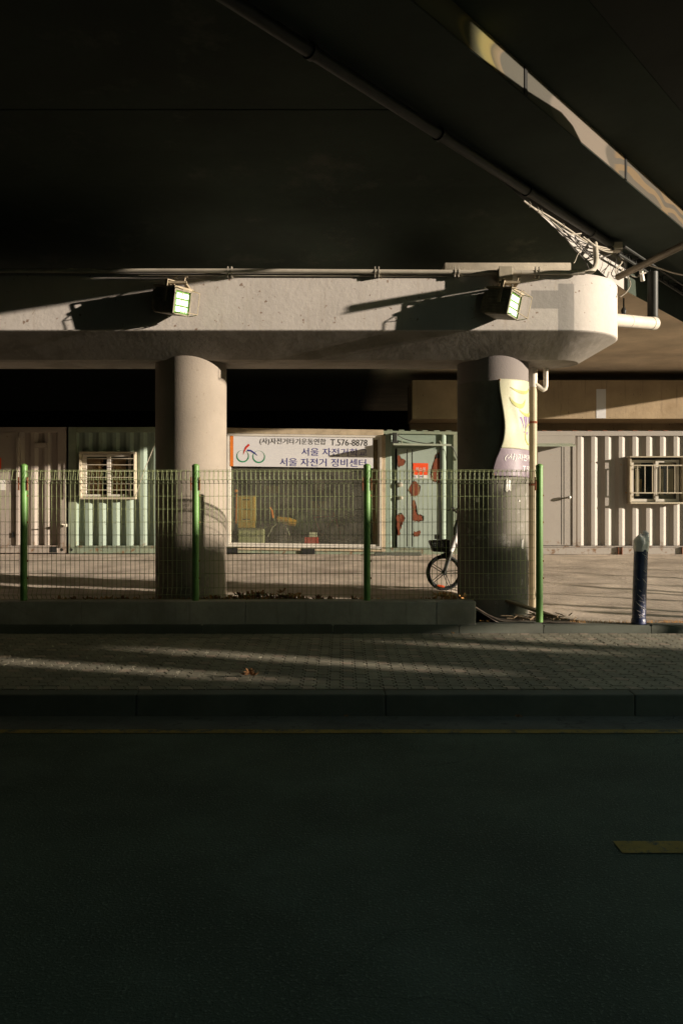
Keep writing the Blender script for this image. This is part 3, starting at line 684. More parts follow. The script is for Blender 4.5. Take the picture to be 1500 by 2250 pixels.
# ------------------------------------------------------------------ pipes and box on the crossbeam
cd = thing('conduit', 'long pale conduit clipped along the top of the crossbeam', 'conduit', (0, 9.99, 4.40))
CY = 9.995; cz = az(597, CY)
bm = nb(); tube(bm, [(-4.9, CY, cz + .012), (-1.2, CY, cz + .01), (.6, CY, cz), (2.86, CY, cz - .012)], .027, 12)
obj('tube', bm, M['conduit'], cd, smooth=True)
bm = nb(); tube(bm, [(-2.4, CY + .03, cz - .035), (1.7, CY + .03, cz - .046)], .007, 6); obj('thin_wire', bm, M['conduit'], cd)
for px in (505, 828, 1003, 1180):
    x = ax(px, CY); bm = nb()
    for d in (-.022, .022):
        tube(bm, [(x + d - .006, CY, cz - .002), (x + d + .006, CY, cz - .002)], .034, 10); box(bm, x + d - .006, x + d + .006, CY - .01, CY + .06, cz - .065, cz - .02)
        box(bm, x + d - .006, x + d + .006, CY - .01, CY + .03, cz + .02, cz + .06)
    objs('clamp', bm, M['conduit'], cd)
bm = nb(); tube(bm, [(ax(1252, CY), CY, cz - .01), (ax(1268, CY), CY, cz - .011)], .034, 12); objs('coupling', bm, M['conduit'], cd)
jb = thing('junction_box', 'square metal junction box on the crossbeam above the right floodlight', 'junction box', (ax(1110, 9.93), 9.98, az(602, 9.93)))
bm = nb(); box(bm, ax(1096, 9.9), ax(1124.5, 9.9), 9.875, 10.05, az(617, 9.9), az(586, 9.9), .006); obj('body', bm, M['jbox'], jb)
bm = nb(); box(bm, ax(1096, 9.87) - .004, ax(1124.5, 9.87) + .004, 9.862, 9.876, az(613, 9.87), az(585, 9.87), .004); obj('lid', bm, M['jbox'], jb)
b = nb(); box(b, ax(1117, 10.6), ax(1131, 10.6), 10.9, 10.95, az(588, 10.9), az(577, 10.9))
# floodlights (built once in local coordinates, then copied)
def make_flood():
    t = thing('floodlight', '', 'floodlight', (0, 0, 0), 'LED floodlights on the crossbeam')
    # local: -Y is the lit face, lamp body behind it
    bm = nb(); box(bm, -.155, .155, -.10, .20, -.175, .155, .02)
    for k in range(9):
        x = -.135 + k * .0335; box(bm, x, x + .008, .195, .245, -.15, .13)
    for k in range(7):
        z = -.14 + k * .04; box(bm, -.168, -.15, -.07, .19, z, z + .010)
    obj('housing', bm, M['lamp_metal'], t)
    bm = nb(); box(bm, -.17, .17, -.135, .215, .158, .188, .006); obj('top_plate', bm, M['lamp_top'], t)
    bm = nb()
    for (a, b_, c, d) in ((-.155, .155, .135, .155), (-.155, .155, -.175, -.155), (-.155, -.135, -.155, .135), (.135, .155, -.155, .135)):
        box(bm, a, b_, -.128, -.101, c, d, .003)
    fr = obj('bezel', bm, M['lamp_metal'], t)
    bm = nb(); box(bm, -.134, .134, -.112, -.1015, -.154, .134); pc = obj('led_board', bm, M['pcb'], t)
    for r_ in range(3):
        zc = .075 - r_ * .088
        bm = nb()
        for k in range(5):
            x = -.100 + k * .043; box(bm, x, x + .036, -.119, -.1135, zc - .033, zc + .031, .003)
        obj('led_row', bm, M['led'], pc)
    bm = nb(); tube(bm, [(-.15, -.13, .17), (-.15, -.25, .14), (-.15, -.25, -.14), (-.15, -.13, -.17)], .006, 5); tube(bm, [(.15, -.13, .17), (.15, -.25, .14), (.15, -.25, -.14), (.15, -.13, -.17)], .006, 5)
    tube(bm, [(-.15, -.25, .14), (.15, -.25, .14)], .006, 5); tube(bm, [(-.15, -.25, -.14), (.15, -.25, -.14)], .006, 5)
    obj('wire_guard', bm, M['lamp_top'], t)
    bm = nb(); box(bm, -.182, -.171, -.02, .02, -.02, .25); box(bm, .171, .182, -.02, .02, -.02, .25); box(bm, -.182, .182, -.02, .02, .25, .262)
    obj('bracket', bm, M['lamp_top'], t)
    return t
fl = make_flood()
def copy_tree(o, parent=None):
    c = o.copy(); C.objects.link(c); c.parent = parent
    for ch in list(o.children): copy_tree(ch, c)
    return c
for i, (px, py, roll) in enumerate(((384, 662, -2), (1110, 668, 6))):
    o = fl if i == 0 else copy_tree(fl)
    o.location = at(px, py, 9.845); o.rotation_euler = (R(10), R(roll), R(58 if i == 0 else 52)); o.scale = (.92, .98, .88)
    o['label'] = ['LED floodlight above the left column, tilted slightly, three white LED rows', 'LED floodlight below the junction box near the right end of the crossbeam'][i]
for i, (px, py) in enumerate(((386, 640), (1116, 640))):
    b = nb(); q = at(px, py, 9.74)
    box(b, q.x - .11, q.x + .13, 9.72, 9.76, q.z + .09, q.z + .115); box(b, q.x - .10, q.x - .07, 9.76, 10.06, q.z + .085, q.z + .11); box(b, q.x + .09, q.x + .12, 9.76, 10.06, q.z + .085, q.z + .11)
    tube(b, smoothpath([(q.x - .04, 9.8, q.z + .06), (q.x - .02, 9.83, q.z + .14), (q.x - .06, 9.92, q.z + .19), (q.x - .03, 10.0, q.z + .24)], 4), .008, 6)
    tube(b, [(q.x + .1, 9.74, q.z + .115), (q.x + .11, 9.74, q.z + .16), (q.x + .14, 9.74, q.z + .165)], .012, 5)
    tag(obj('floodlight_bracket', b, M['lamp_top'], origin=tuple(q)), ['wall bracket holding the left floodlight', 'wall bracket holding the right floodlight under the junction box'][i], 'bracket', 'floodlight brackets')

# ------------------------------------------------------------------ drain pipes
dp = thing('drain_pipe', 'yellowed white plastic drain pipe standing against the right column', 'drain pipe', (2.52, 11.2, .3))
px_, py_ = 2.525, 11.2
bm = nb(); tube(bm, [(px_, py_, .3), (px_, py_, 3.30)], .054, 20); obj('stack', bm, M['pvc_old'], dp, smooth=True)
bm = nb(); tube(bm, [(px_, py_, 3.29), (px_, py_, 3.52)], .061, 20); tube(bm, [(px_, py_, 3.20), (px_, py_, 3.30)], .0585, 20); objs('coupling', bm, M['pvc'], dp, smooth=True)
bm = nb(); tube(bm, [(px_ + .02, py_ - .02, 3.24), (px_ + .13, py_ - .02, 3.165), (px_ + .155, py_ - .02, 3.18), (px_ + .165, py_ - .02, 3.22), (px_ + .165, py_ - .02, 3.56)], .034, 14); obj('side_branch', bm, M['pvc'], dp, smooth=True)
bm = nb()
for z in (2.72, 1.9): tube(bm, [(px_, py_, z), (px_, py_, z + .03)], .058, 16); box(bm, px_ - .14, px_, py_ - .012, py_ + .012, z, z + .03)
objs('pipe_clip', bm, M['rust'], dp)
ob = thing('outlet_pipe', 'white plastic pipe sticking out horizontally from the crossbeam end', 'pipe', tuple(at(1360, 705, 11.1)))
q0, q1 = at(1335, 702, 11.2), at(1436, 711, 12.1)
bm = nb(); tube(bm, [q0, q1], .088, 20); obj('pipe_run', bm, M['pvc'], ob, smooth=True)
bm = nb(); m_ = q0.lerp(q1, .42); d_ = (q1 - q0).normalized(); tube(bm, [m_, m_ + d_ * .02], .091, 20); obj('joint_ring', bm, M['pvc'], ob, smooth=True); bm = nb(); tube(bm, [q1 - d_ * .12, q1], .094, 20); objs('joint_ring', bm, M['pvc'], ob, smooth=True)
bm = nb(); q2 = q1 + Vector((.03, .1, .02)); tube(bm, [q1 - d_ * .02, q2, q2 + Vector((.0, .04, .12)), q2 + Vector((0, .04, .75))], .075, 14); obj('riser', bm, M['dark_pipe'], ob, smooth=True)

# ------------------------------------------------------------------ banner on the right column
bn = thing('banner', 'torn yellow and purple vinyl banner wrapped on the right column', 'banner', (1.94, 10.45, 2.0))
CX, CYY, CR = 1.94, 10.9, .45
def bpt(u, v, dr=0):      # u 0..1 left to right, v 0 (top) .. 1 (bottom)
    ph0 = R(-1.5 + 7.5 * math.sin(math.pi * min(1, v / .95)) ** 2 * (1 if v < .8 else .8) - 10 * sst(.62, 1.0, v))
    ph = ph0 + (R(92) - ph0) * u
    lift = .006 + (.05 * (1 - u) ** 3 * (.25 + .9 * math.sin(math.pi * v) ** 2 + .6 * sst(.7, 1, v))) + .018 * math.exp(-((u - .33 - .25 * (v - .45)) / .09) ** 2) * math.exp(-((v - .42) / .25) ** 2)
    lift += .008 * math.sin(v * 13 + u * 4) * (1 - u)
    r = CR + lift + dr
    z = 3.207 - (3.207 - 2.012) * v - .02 * u * v
    return Vector((CX + r * math.sin(ph), CYY - r * math.cos(ph), z))
def bsheet(v0, v1, m, name, nv):
    bm = nb(); NU = 36
    vv = [[bm.verts.new(bpt(i / NU, v0 + (v1 - v0) * j / nv)) for i in range(NU + 1)] for j in range(nv + 1)]
    for j in range(nv):
        for i in range(NU): bm.faces.new((vv[j][i], vv[j][i + 1], vv[j + 1][i + 1], vv[j + 1][i]))
    o = obj(name, bm, m, bn, smooth=True); s = o.modifiers.new('thickness', 'SOLIDIFY'); s.thickness = .002; s.offset = 0
    return o
up = bsheet(0, .715, M['banner'], 'upper_sheet', 50); lowr = bsheet(.715, 1, M['banner_purple'], 'lower_band', 22)
def on_banner(bm, dr=.005):      # maps x (0..1), z (0..1 top to bottom) onto the sheet
    for v in bm.verts: v.co = bpt(v.co.x, v.co.z, dr)
    return bm
tb = text_bm('(사)자전거타기', .14, 1.02, .845, .765, 0); obj('lettering', on_banner(tb), M['paper'], lowr)
tb = text_bm('T.576-8878', .50, 1.3, .945, .885, 0); obj('phone_number', on_banner(tb), M['paper'], lowr)
def arc_on(cx, cz, rx, rz, a0, a1, w0, m, par):
    bm = nb(); N = 26; P = []
    for k in range(N + 1):
        a = R(a0 + (a1 - a0) * k / N); ww = w0 * math.sin(math.pi * (k + .5) / (N + 1))
        P.append((bm.verts.new((cx + rx * math.cos(a), 0, cz + rz * math.sin(a))), bm.verts.new((cx + (rx + ww) * math.cos(a), 0, cz + (rz + ww * .7) * math.sin(a)))))
    for k in range(N): bm.faces.new((P[k][0], P[k + 1][0], P[k + 1][1], P[k][1]))
    obj('printed_swirl', on_banner(bm), m, par)
arc_on(.36, .16, .20, .09, 20, 165, .07, M['swirl'], up); arc_on(.55, .21, .36, .13, -10, 130, .06, M['swirl'], up); arc_on(.45, .05, .3, .06, 10, 150, .05, M['swirl'], up)
arc_on(.75, .55, .22, .1, 60, 300, .04, M['swirl'], up)
bm = nb()
for a, b_, c, d in ((.30, .385, .42, .50), (.44, .375, .50, .51), (.53, .37, .56, .49), (.66, .36, .70, .49), (.78, .365, .84, .40)):
    N = 6; P = []
    for k in range(N + 1):
        t = k / N; P.append((bm.verts.new((a + (c - a) * t, 0, b_ + (d - b_) * t)), bm.verts.new((a + (c - a) * t + .05 * (1 - t) + .02, 0, b_ + (d - b_) * t))))
    for k in range(N): bm.faces.new((P[k][0], P[k + 1][0], P[k + 1][1], P[k][1]))
for x0, x1, z in ((.42, .66, .53), (.5, .62, .545)):
    P = [bm.verts.new((x0, 0, z)), bm.verts.new((x1, 0, z)), bm.verts.new((x1, 0, z + .012)), bm.verts.new((x0, 0, z + .012))]; bm.faces.new(P)
objs('faded_print', on_banner(bm), M['ink_purple'], up)
bm = nb(); q = bpt(.02, .012, .006); bmesh.ops.create_icosphere(bm, subdivisions=1, radius=.011, matrix=Matrix.Translation(q)); q = bpt(.03, .985, .006); bmesh.ops.create_icosphere(bm, subdivisions=1, radius=.012, matrix=Matrix.Translation(q))
objs('eyelet', bm, M['rust'], up)
b = nb(); q0 = bpt(.98, .02, .01); tube(b, [q0, (px_ - .05, py_ - .03, 3.16)], .006, 5); obj('tie', b, M['cable_w'], bn)

# paper scraps on the right column
def scrap(px, py, w_, h_, lb, m='paper', dr=.004):
    b_ = (px - 750) / F
    # ray / cylinder
    A = 1 + b_ * b_; B = -2 * (b_ * CX + CYY); Cc = CX * CX + CYY * CYY - CR * CR
    Y = (-B - math.sqrt(B * B - 4 * A * Cc)) / (2 * A); q = at(px, py, Y); ph = math.atan2(q.x - CX, CYY - q.y)
    bm = nb(); P = []
    N = 5
    for i in range(N + 1):
        a = ph + (i / N - .5) * w_ / CR
        r = CR + dr + .004 * random.random()
        P.append((bm.verts.new((CX + r * math.sin(a), CYY - r * math.cos(a), q.z - h_ / 2 * random.uniform(.7, 1.1))), bm.verts.new((CX + (r + .006 * (i % 2)) * math.sin(a), CYY - (r + .006 * (i % 2)) * math.cos(a), q.z + h_ / 2 * random.uniform(.6, 1.1)))))
    for i in range(N): bm.faces.new((P[i][0], P[i + 1][0], P[i + 1][1], P[i][1]))
    o = tag(obj('paper_scrap', bm, M[m], origin=tuple(q)), lb, 'paper scrap', 'paper scraps stuck to the right column'); s = o.modifiers.new('thickness', 'SOLIDIFY'); s.thickness = .001
scrap(1049, 1098, .05, .06, 'small white paper scrap on the dark left half of the right column')
scrap(1116, 1066, .08, .16, 'large torn grey paper remnant just below the banner')
scrap(1140, 1100, .03, .03, 'tiny white sticker on the sunlit right side of the right column')
scrap(1146, 1195, .04, .12, 'peeling white strip low on the right side of the right column')

# ------------------------------------------------------------------ containers
def corrugated(bm, x0, x1, z0, z1, Y, phase=0.0, pitch=.282, depth=.046, mi=0):
    fl_, sl_ = .074, .067
    pts = []; x = x0 + phase - pitch
    while x < x1 + pitch:
        pts += [(x, Y), (x + fl_, Y), (x + fl_ + sl_, Y + depth), (x + 2 * fl_ + sl_, Y + depth)]
        x += pitch
    def yat(xx):
        for a, b in zip(pts[:-1], pts[1:]):
            if a[0] <= xx <= b[0]: return a[1] + (b[1] - a[1]) * (xx - a[0]) / (b[0] - a[0])
        return Y
    pp = [(x0, yat(x0))] + [p for p in pts if x0 < p[0] < x1] + [(x1, yat(x1))]
    A = [bm.verts.new((a, b, z0)) for a, b in pp]; B = [bm.verts.new((a, b, z1)) for a, b in pp]
    for i in range(len(pp) - 1):
        f = bm.faces.new((A[i], A[i + 1], B[i + 1], B[i])); f.material_index = mi
def tilt(bm, k=.014, x0=-.8):
    for v in bm.verts: v.co.z -= k * (v.co.x - x0)
    return bm
KY = 17.4
def body_shell(bm, x0, x1, z0, z1, openings=()):          # side, rear, roof and floor of a container
    box(bm, x0, x1, KY + .06, KY + 2.42, z1 - .03, z1 + .0); box(bm, x0, x1, KY + .06, KY + 2.42, z0, z0 + .1)
    box(bm, x0, x1, KY + 2.39, KY + 2.43, z0 + .1, z1 - .03); box(bm, x0, x0 + .03, KY + .06, KY + 2.39, z0 + .1, z1 - .03); box(bm, x1 - .03, x1, KY + .06, KY + 2.39, z0 + .1, z1 - .03)
zB, zT = .575, 3.17

# --- beige-pink container at far left
pk = thing('shipping_container', 'beige pink container with a flat door on the far left', 'container', (ax(30, KY), KY, zB), 'converted shipping containers')
X1 = ax(145.5, KY); X0 = X1 - 6.06
bm = nb(); body_shell(bm, X0, X1, zB, zT); obj('shell', bm, M['pink'], pk)
bm = nb(); corrugated(bm, ax(44, KY), X1 - .16, zB + .16, zT - .11, KY + .02, phase=ax(68, KY) - ax(44, KY)); corrugated(bm, X0 + .16, ax(-40, KY), zB + .16, zT - .11, KY + .02); objs('corrugated_wall', bm, M['pink'], pk)
bm = nb(); box(bm, X1 - .165, X1, KY - .01, KY + .15, zB, zT, .006); box(bm, X0, X0 + .165, KY - .01, KY + .15, zB, zT, .006); objs('corner_post', bm, M['pink'], pk)
bm = nb(); box(bm, X0 + .165, X1 - .165, KY + .0, KY + .08, zT - .11, zT, .005); box(bm, X0 + .165, X1 - .165, KY - .015, KY + .1, zB + .01, zB + .145, .005); box(bm, X0 + .165, X1 - .165, KY - .02, KY + .03, zB + .147, zB + .165); objs('rail', bm, M['pink'], pk)
bm = nb()
box(bm, ax(-40, KY), ax(44, KY), KY - .012, KY + .05, zB + .17, zT - .11, .004)
dr = obj('door', bm, M['pink'], pk)
bm = nb(); box(bm, ax(38, KY), ax(43.5, KY), KY - .05, KY - .0125, zB + .17, zT - .2, .004); box(bm, ax(-40, KY), ax(-35, KY), KY - .05, KY - .0125, zB + .17, zT - .2, .004); objs('door_frame', bm, M['pink'], dr)
bm = nb(); box(bm, ax(0, KY), ax(13.5, KY), KY - .018, KY - .0125, az(1077, KY), az(1054, KY)); obj('notice', bm, M['paper'], dr)
bm = nb(); box(bm, ax(-14, KY), ax(4, KY), KY - .018, KY - .0125, az(1030, KY), az(1006, KY)); obj('red_notice', bm, M['sticker_red'], dr)
bm = nb(); box(bm, ax(27, KY), ax(33, KY), KY - .03, KY - .0125, az(1181, KY), az(1170, KY), .003); obj('latch', bm, M['dark'], dr)
bm = nb()
for px in (136, ):
    q = at(px, 1208, KY - .012); tube(bm, [(q.x, q.y, q.z), (q.x, q.y + .01, q.z)], .032, 14)
box(bm, ax(111, KY), ax(126, KY), KY - .02, KY - .0145, zB + .02, zB + .14); objs('casting_hole', bm, M['dark'], pk)
bm = nb(); tube(bm, [(ax(146, KY), KY - .06, 2.1), (ax(146, KY), KY - .06, .72)], .014, 8); box(bm, ax(143, KY), ax(149, KY), KY - .1, KY - .012, az(1157, KY), az(1151, KY), .004); tube(bm, [(ax(146, KY), KY - .1, az(1153, KY)), (ax(143, KY), KY - .22, az(1151, KY))], .012, 6)
obj('lock_bar', bm, M['conduit'], pk)
bm = nb(); box(bm, ax(76, KY), ax(103, KY), KY - .02, KY + .02, az(984, KY), az(973, KY), .004); obj('vent', bm, M['pink'], pk)

# --- small mint container with the barred window
g1 = thing('shipping_container', 'mint green corrugated container with a barred sliding window', 'container', (ax(250, KY), KY, zB), 'converted shipping containers')
X0, X1 = ax(151, KY), ax(470, KY)
bm = nb(); body_shell(bm, X0, X1, zB, zT); obj('shell', bm, M['green'], g1)
wx0, wx1, wz0, wz1 = ax(178, KY), ax(300, KY), az(1097, KY), az(993, KY)
bm = nb(); ph = ax(187, KY) - X0 - .16
corrugated(bm, X0 + .16, X1 - .12, zB + .16, wz0, KY + .02, ph); corrugated(bm, X0 + .16, X1 - .12, wz1, zT - .11, KY + .02, ph)
corrugated(bm, X0 + .16, wx0, wz0, wz1, KY + .02, ph); corrugated(bm, wx1, X1 - .12, wz0, wz1, KY + .02, ph - (wx1 - X0 - .16) % .282 + .0)
objs('corrugated_wall', bm, M['green'], g1)
bm = nb(); box(bm, X0, X0 + .165, KY - .01, KY + .15, zB, zT, .006); box(bm, X1 - .12, X1, KY - .01, KY + .15, zB, zT, .006); objs('corner_post', bm, M['green_trim'], g1)
bm = nb(); box(bm, X0 + .165, X1 - .12, KY, KY + .08, zT - .11, zT, .005); box(bm, X0 + .165, X1 - .12, KY - .015, KY + .1, zB, zB + .135, .005); box(bm, X0 + .165, X1 - .12, KY - .02, KY + .03, zB + .14, zB + .16); objs('rail', bm, M['green_trim'], g1)
bm = nb(); q = at(157, 1208, KY - .012); tube(bm, [(q.x, q.y, q.z), (q.x, q.y + .01, q.z)], .03, 14); objs('casting_hole', bm, M['dark'], g1)
wn = bm = nb()
WY = KY - .11
for a in ((wx0, wx1, wz1 - .035, wz1), (wx0, wx1, wz0, wz0 + .04), (wx0, wx0 + .035, wz0 + .04, wz1 - .035), (wx1 - .035, wx1, wz0 + .04, wz1 - .035)):
    box(bm, a[0], a[1], WY, KY + .1, a[2], a[3], .004)
win = obj('window', bm, M['frame_y'], g1)
bm = nb()
for (a, b_) in ((wx0 + .04, (wx0 + wx1) / 2 + .02), ((wx0 + wx1) / 2 - .02, wx1 - .10)):
    yy = KY + .0 if a < wx0 + .1 else KY - .045
    z0_, z1_ = wz0 + .05, wz1 - .05
    box(bm, a, a + .075, yy, yy + .035, z0_, z1_); box(bm, b_ - .055, b_, yy, yy + .035, z0_, z1_); box(bm, a + .075, b_ - .055, yy, yy + .035, z0_, z0_ + .05); box(bm, a + .075, b_ - .055, yy, yy + .035, z1_ - .05, z1_)
objs('sash', bm, M['frame_w'], win)
bm = nb(); box(bm, wx0 + .03, wx1 - .03, KY + .05, KY + .055, wz0, wz1); obj('pane', bm, M['glass2'], win)
bm = nb()
for k in range(6):
    z = wz1 - .14 - k * .128; tube(bm, [(wx0 + .01, WY - .02, z), (wx1 - .01, WY - .02, z - .004)], .009, 6)
for x in (wx0 + .012, wx1 - .012): tube(bm, [(x, WY - .02, wz0 + .06), (x, WY - .02, wz1 - .05)], .009, 6)
obj('grille', bm, M['frame_y'], win)
bm = nb(); box(bm, wx0 + .08, wx0 + .42, KY + .12, KY + .14, wz0 + .05, wz1 - .14); box(bm, (wx0 + wx1) / 2 + .02, wx1 - .25, KY + .12, KY + .14, wz0 + .04, wz1 - .13); objs('curtain', bm, M['curtain'], win)
bm = nb(); box(bm, wx0 - .1, wx1 + .1, KY + .9, KY + .92, wz0 - .2, wz1 + .2); obj('inner_wall', bm, M['interior'], win)
bm = nb(); tube(bm, smoothpath([at(345, 965, KY), at(335, 990, KY - .1), at(315, 1040, KY - .12), at(300, 1085, KY - .12), at(296, 1090, KY - .11)], 5), .008, 6); tag(obj('cable', bm, M['cable_w'], origin=tuple(at(335, 990, KY - .1))), 'thin pale cable hanging diagonally from roof to barred window', 'cable')

# --- mint shop container (slightly sunk on its right side)
g2 = thing('shop_container', 'mint green container shop with a large display window and a peeling door', 'container', (ax(750, KY), KY, zB), 'converted shipping containers')
X0, X1 = ax(483, KY), ax(1004.5, KY); zt2 = az(944, KY)
sx0, sx1, sz0, sz1 = ax(499, KY), ax(838, KY), az(1203, KY), az(955, KY)
bm = nb()
box(bm, X0, X1, KY + .06, KY + 2.42, zt2 - .03, zt2); box(bm, X0, X1, KY + .06, KY + 2.42, zB + .02, zB + .12)
box(bm, X0, X1, KY + 2.39, KY + 2.43, zB + .12, zt2 - .03); box(bm, X0, X0 + .03, KY + .06, KY + 2.39, zB + .12, zt2 - .03); box(bm, X1 - .03, X1, KY + .06, KY + 2.39, zB + .12, zt2 - .03)
obj('shell', tilt(bm), M['green'], g2)
bm = nb(); box(bm, X0 + .04, X1 - .04, KY + 1.9, KY + 1.92, zB + .12, zt2 - .04); box(bm, X0 + .04, X1 - .04, KY + .1, KY + 1.9, zB + .12, zB + .135); box(bm, sx1 + .05, sx1 + .07, KY + .1, KY + 1.9, zB + .14, zt2 - .05); obj('interior_lining', tilt(bm), M['interior'], g2)
bm = nb()
box(bm, X0, X1, KY - .015, KY + .1, zB - .01, zB + .12, .006); box(bm, X0, X1, KY - .03, KY + .05, zB + .122, zB + .14, .003); obj('bottom_rail', tilt(bm), M['green_trim'], g2)
bm = nb(); box(bm, ax(842, KY), X1, KY - .012, KY + .1, zt2 - .06, zt2 + .0, .004)
for k in range(8):
    x = ax(850, KY) + k * .24; box(bm, x, x + .11, KY - .014, KY + .05, zt2 + .002, zt2 + .022, .003)
box(bm, X1 - .09, X1, KY - .012, KY + .1, zB + .14, zt2 - .06, .005); box(bm, X0, sx0, KY - .01, KY + .1, zB + .14, zt2 - .06, .005); obj('frame', tilt(bm), M['green_trim'], g2)
bm = nb(); box(bm, X0, ax(842, KY), KY - .03, KY + .1, sz1 + .005, sz1 + .12, .004); box(bm, sx1, sx1 + .075, KY - .03, KY + .06, sz0 - .02, sz1 + .004, .004); box(bm, sx0 - .02, sx1 + .075, KY - .045, KY + .06, sz0 - .06, sz0 - .021, .004)
objs('timber_trim', tilt(bm), M['tan_trim'], g2)
bm = nb()
for off, ww, dy in ((0, .045, -.05), (.05, .03, -.025)):
    a0_, a1_, b0, b1 = sx0 + off, sx1 - off, sz0 + off, sz1 - off
    for a in ((a0_, a1_, b1 - ww, b1), (a0_, a1_, b0, b0 + ww), (a0_, a0_ + ww, b0 + ww, b1 - ww), (a1_ - ww, a1_, b0 + ww, b1 - ww)): box(bm, a[0], a[1], KY + dy, KY + .06, a[2], a[3], .003)
sw = obj('display_window', tilt(bm), M['frame_w'], g2)
bm = nb(); box(bm, sx0 + .08, sx1 - .08, KY + .02, KY + .026, sz0 + .08, sz1 - .08); obj('pane', tilt(bm), M['glass'], sw)
bm = nb(); box(bm, sx1 - .18, sx1 - .081, KY + .03, KY + .1, sz0 + .08, sz1 - .08); obj('jamb', tilt(bm), M['curtain'], sw)
# right part: ribs and door
bm = nb()
box(bm, ax(846, KY), ax(858, KY), KY - .008, KY + .05, zB + .14, zt2 - .06, .004)
prism(bm, [(ax(858, KY), KY + .0), (ax(863, KY), KY + .06), (ax(868, KY), KY + .06), (ax(868, KY), KY + .08), (ax(858, KY), KY + .08)], lambda x, y, d: Vector((x, y, d)), zB + .14, zt2 - .06)
prism(bm, [(ax(968, KY), KY - .01), (ax(971, KY), KY - .02), (ax(975, KY), KY - .02), (ax(983, KY), KY + .07), (ax(983, KY), KY + .1), (ax(968, KY), KY + .1)], lambda x, y, d: Vector((x, y, d)), zB + .14, zt2 - .06)
box(bm, ax(983.2, KY), X1 - .09, KY + .062, KY + .1, zB + .14, zt2 - .06); box(bm, ax(868, KY), ax(968, KY), KY + .02, KY + .08, az(982, KY), zt2 - .06)
obj('ribbed_wall', tilt(bm), M['green'], g2)
dx0, dx1, dz0, dz1 = ax(872, KY), ax(966, KY), zB + .15, az(982, KY)
bm = nb(); box(bm, dx0, dx1, KY - .012, KY + .03, dz0, dz1, .004)
door = obj('door', tilt(bm), M['door_green'], g2)
bm = nb(); 
for px in (893.5, 904.5): box(bm, ax(px, KY), ax(px + 1.4, KY), KY - .0155, KY - .0125, dz0 + .02, dz1 - .02)
box(bm, ax(965, KY), ax(967.5, KY), KY - .03, KY + .02, dz0, dz1); objs('door_groove', tilt(bm), M['dark'], door)
# bare red primer where the paint has peeled away
def blob(pts, y=KY - .0145, jag=.012, seed=1):
    random.seed(seed); P = []
    pts = [at(px, py, KY) for px, py in pts]; n_ = len(pts)
    for i in range(n_):
        a, b_ = pts[i], pts[(i + 1) % n_]
        for k in range(6):
            q = a.lerp(b_, k / 6); j2 = jag * (1.9 if k % 2 else .5); P.append((q.x + random.uniform(-j2, j2), y, q.z + random.uniform(-j2, j2)))
    return P
bm = nb()
peels = [[(873, 1000), (877, 997), (880, 1006), (889, 1008), (888, 1016), (883, 1020), (876, 1022), (873, 1020)],
         [(958, 994), (966, 990), (966, 1056), (958, 1055), (950, 1050), (946, 1046), (949, 1030), (948, 1022), (952, 1012)],
         [(906, 1056), (912, 1054), (920, 1062), (922, 1075), (918, 1084), (908, 1086), (902, 1082), (900, 1076), (897, 1072)],
         [(905, 1097), (911, 1097), (912, 1116), (916, 1128), (926, 1129), (928, 1136), (922, 1142), (906, 1141)],
         [(872, 1128), (884, 1126), (888, 1134), (885, 1146), (879, 1152), (878, 1172), (873, 1174)],
         [(909, 1165), (918, 1163), (924, 1165), (921, 1172), (914, 1176), (908, 1172)]]
chip = nb()
for s_, pl in enumerate(peels):
    P = blob(pl, seed=s_ + 3, jag=.013 if s_ else .010)
    f = bm.faces.new([bm.verts.new(p_) for p_ in P])
    cx_ = sum(p_[0] for p_ in P) / len(P); cz_ = sum(p_[2] for p_ in P) / len(P); random.seed(s_ + 60)
    Q = [(cx_ + (p_[0] - cx_) * 1.06 + random.uniform(-.016, .016), KY - .0131, cz_ + (p_[2] - cz_) * 1.05 + random.uniform(-.018, .012)) for p_ in P]
    Q = [(min(max(q_[0], dx0 + .004), dx1 - .006), q_[1], q_[2]) for q_ in Q]
    chip.faces.new([chip.verts.new(q_) for q_ in Q])
bmesh.ops.triangulate(chip, faces=chip.faces[:])
objs('chipped_edge', tilt(chip), M['primer_pale'], door)
bmesh.ops.triangulate(bm, faces=bm.faces[:])
ret = bmesh.ops.extrude_face_region(bm, geom=bm.faces[:])
bmesh.ops.translate(bm, verts=[e for e in ret['geom'] if isinstance(e, bmesh.types.BMVert)], vec=(0, .0018, 0))
objs('peeled_patch', tilt(bm), M['rust_red'], door)
random.seed(21)
for (px, py, r_) in ((879, 1062, .05), (881, 1091, .035)):
    bm = nb(); q = at(px, py, KY); lathe(bm, [(r_ * .9, 0), (r_, .02), (r_ * .8, .05), (r_ * .3, .055)], 0, 0, 16)
    for v in bm.verts: v.co = Vector((q.x + v.co.x, KY - .013 - v.co.z, q.z + v.co.y))
    obj('lock', tilt(bm), M['conduit'], door)
bm = nb(); box(bm, ax(957, KY), ax(966, KY), KY - .017, KY - .0125, az(1003, KY), az(994, KY)); box(bm, ax(955, KY), ax(964, KY), KY - .017, KY - .0125, az(1180, KY), az(1170, KY)); objs('hinge_plate', tilt(bm), M['dark'], door)
bm = nb(); box(bm, ax(907, KY), ax(940, KY), KY - .0175, KY - .0135, az(1040, KY), az(1014, KY)); stk = obj('door_sticker', tilt(bm), M['sticker_red'], door)
bm = nb(); box(bm, ax(907, KY), ax(940, KY), KY - .0175, KY - .0135, az(1047.5, KY), az(1040.3, KY)); obj('sticker_base', tilt(bm), M['paper'], stk)
obj('sticker_lettering', tilt(text_bm('에스원', ax(912.5, KY), ax(934, KY), az(1031.5, KY), az(1023, KY), KY - .020)), M['paper'], stk)
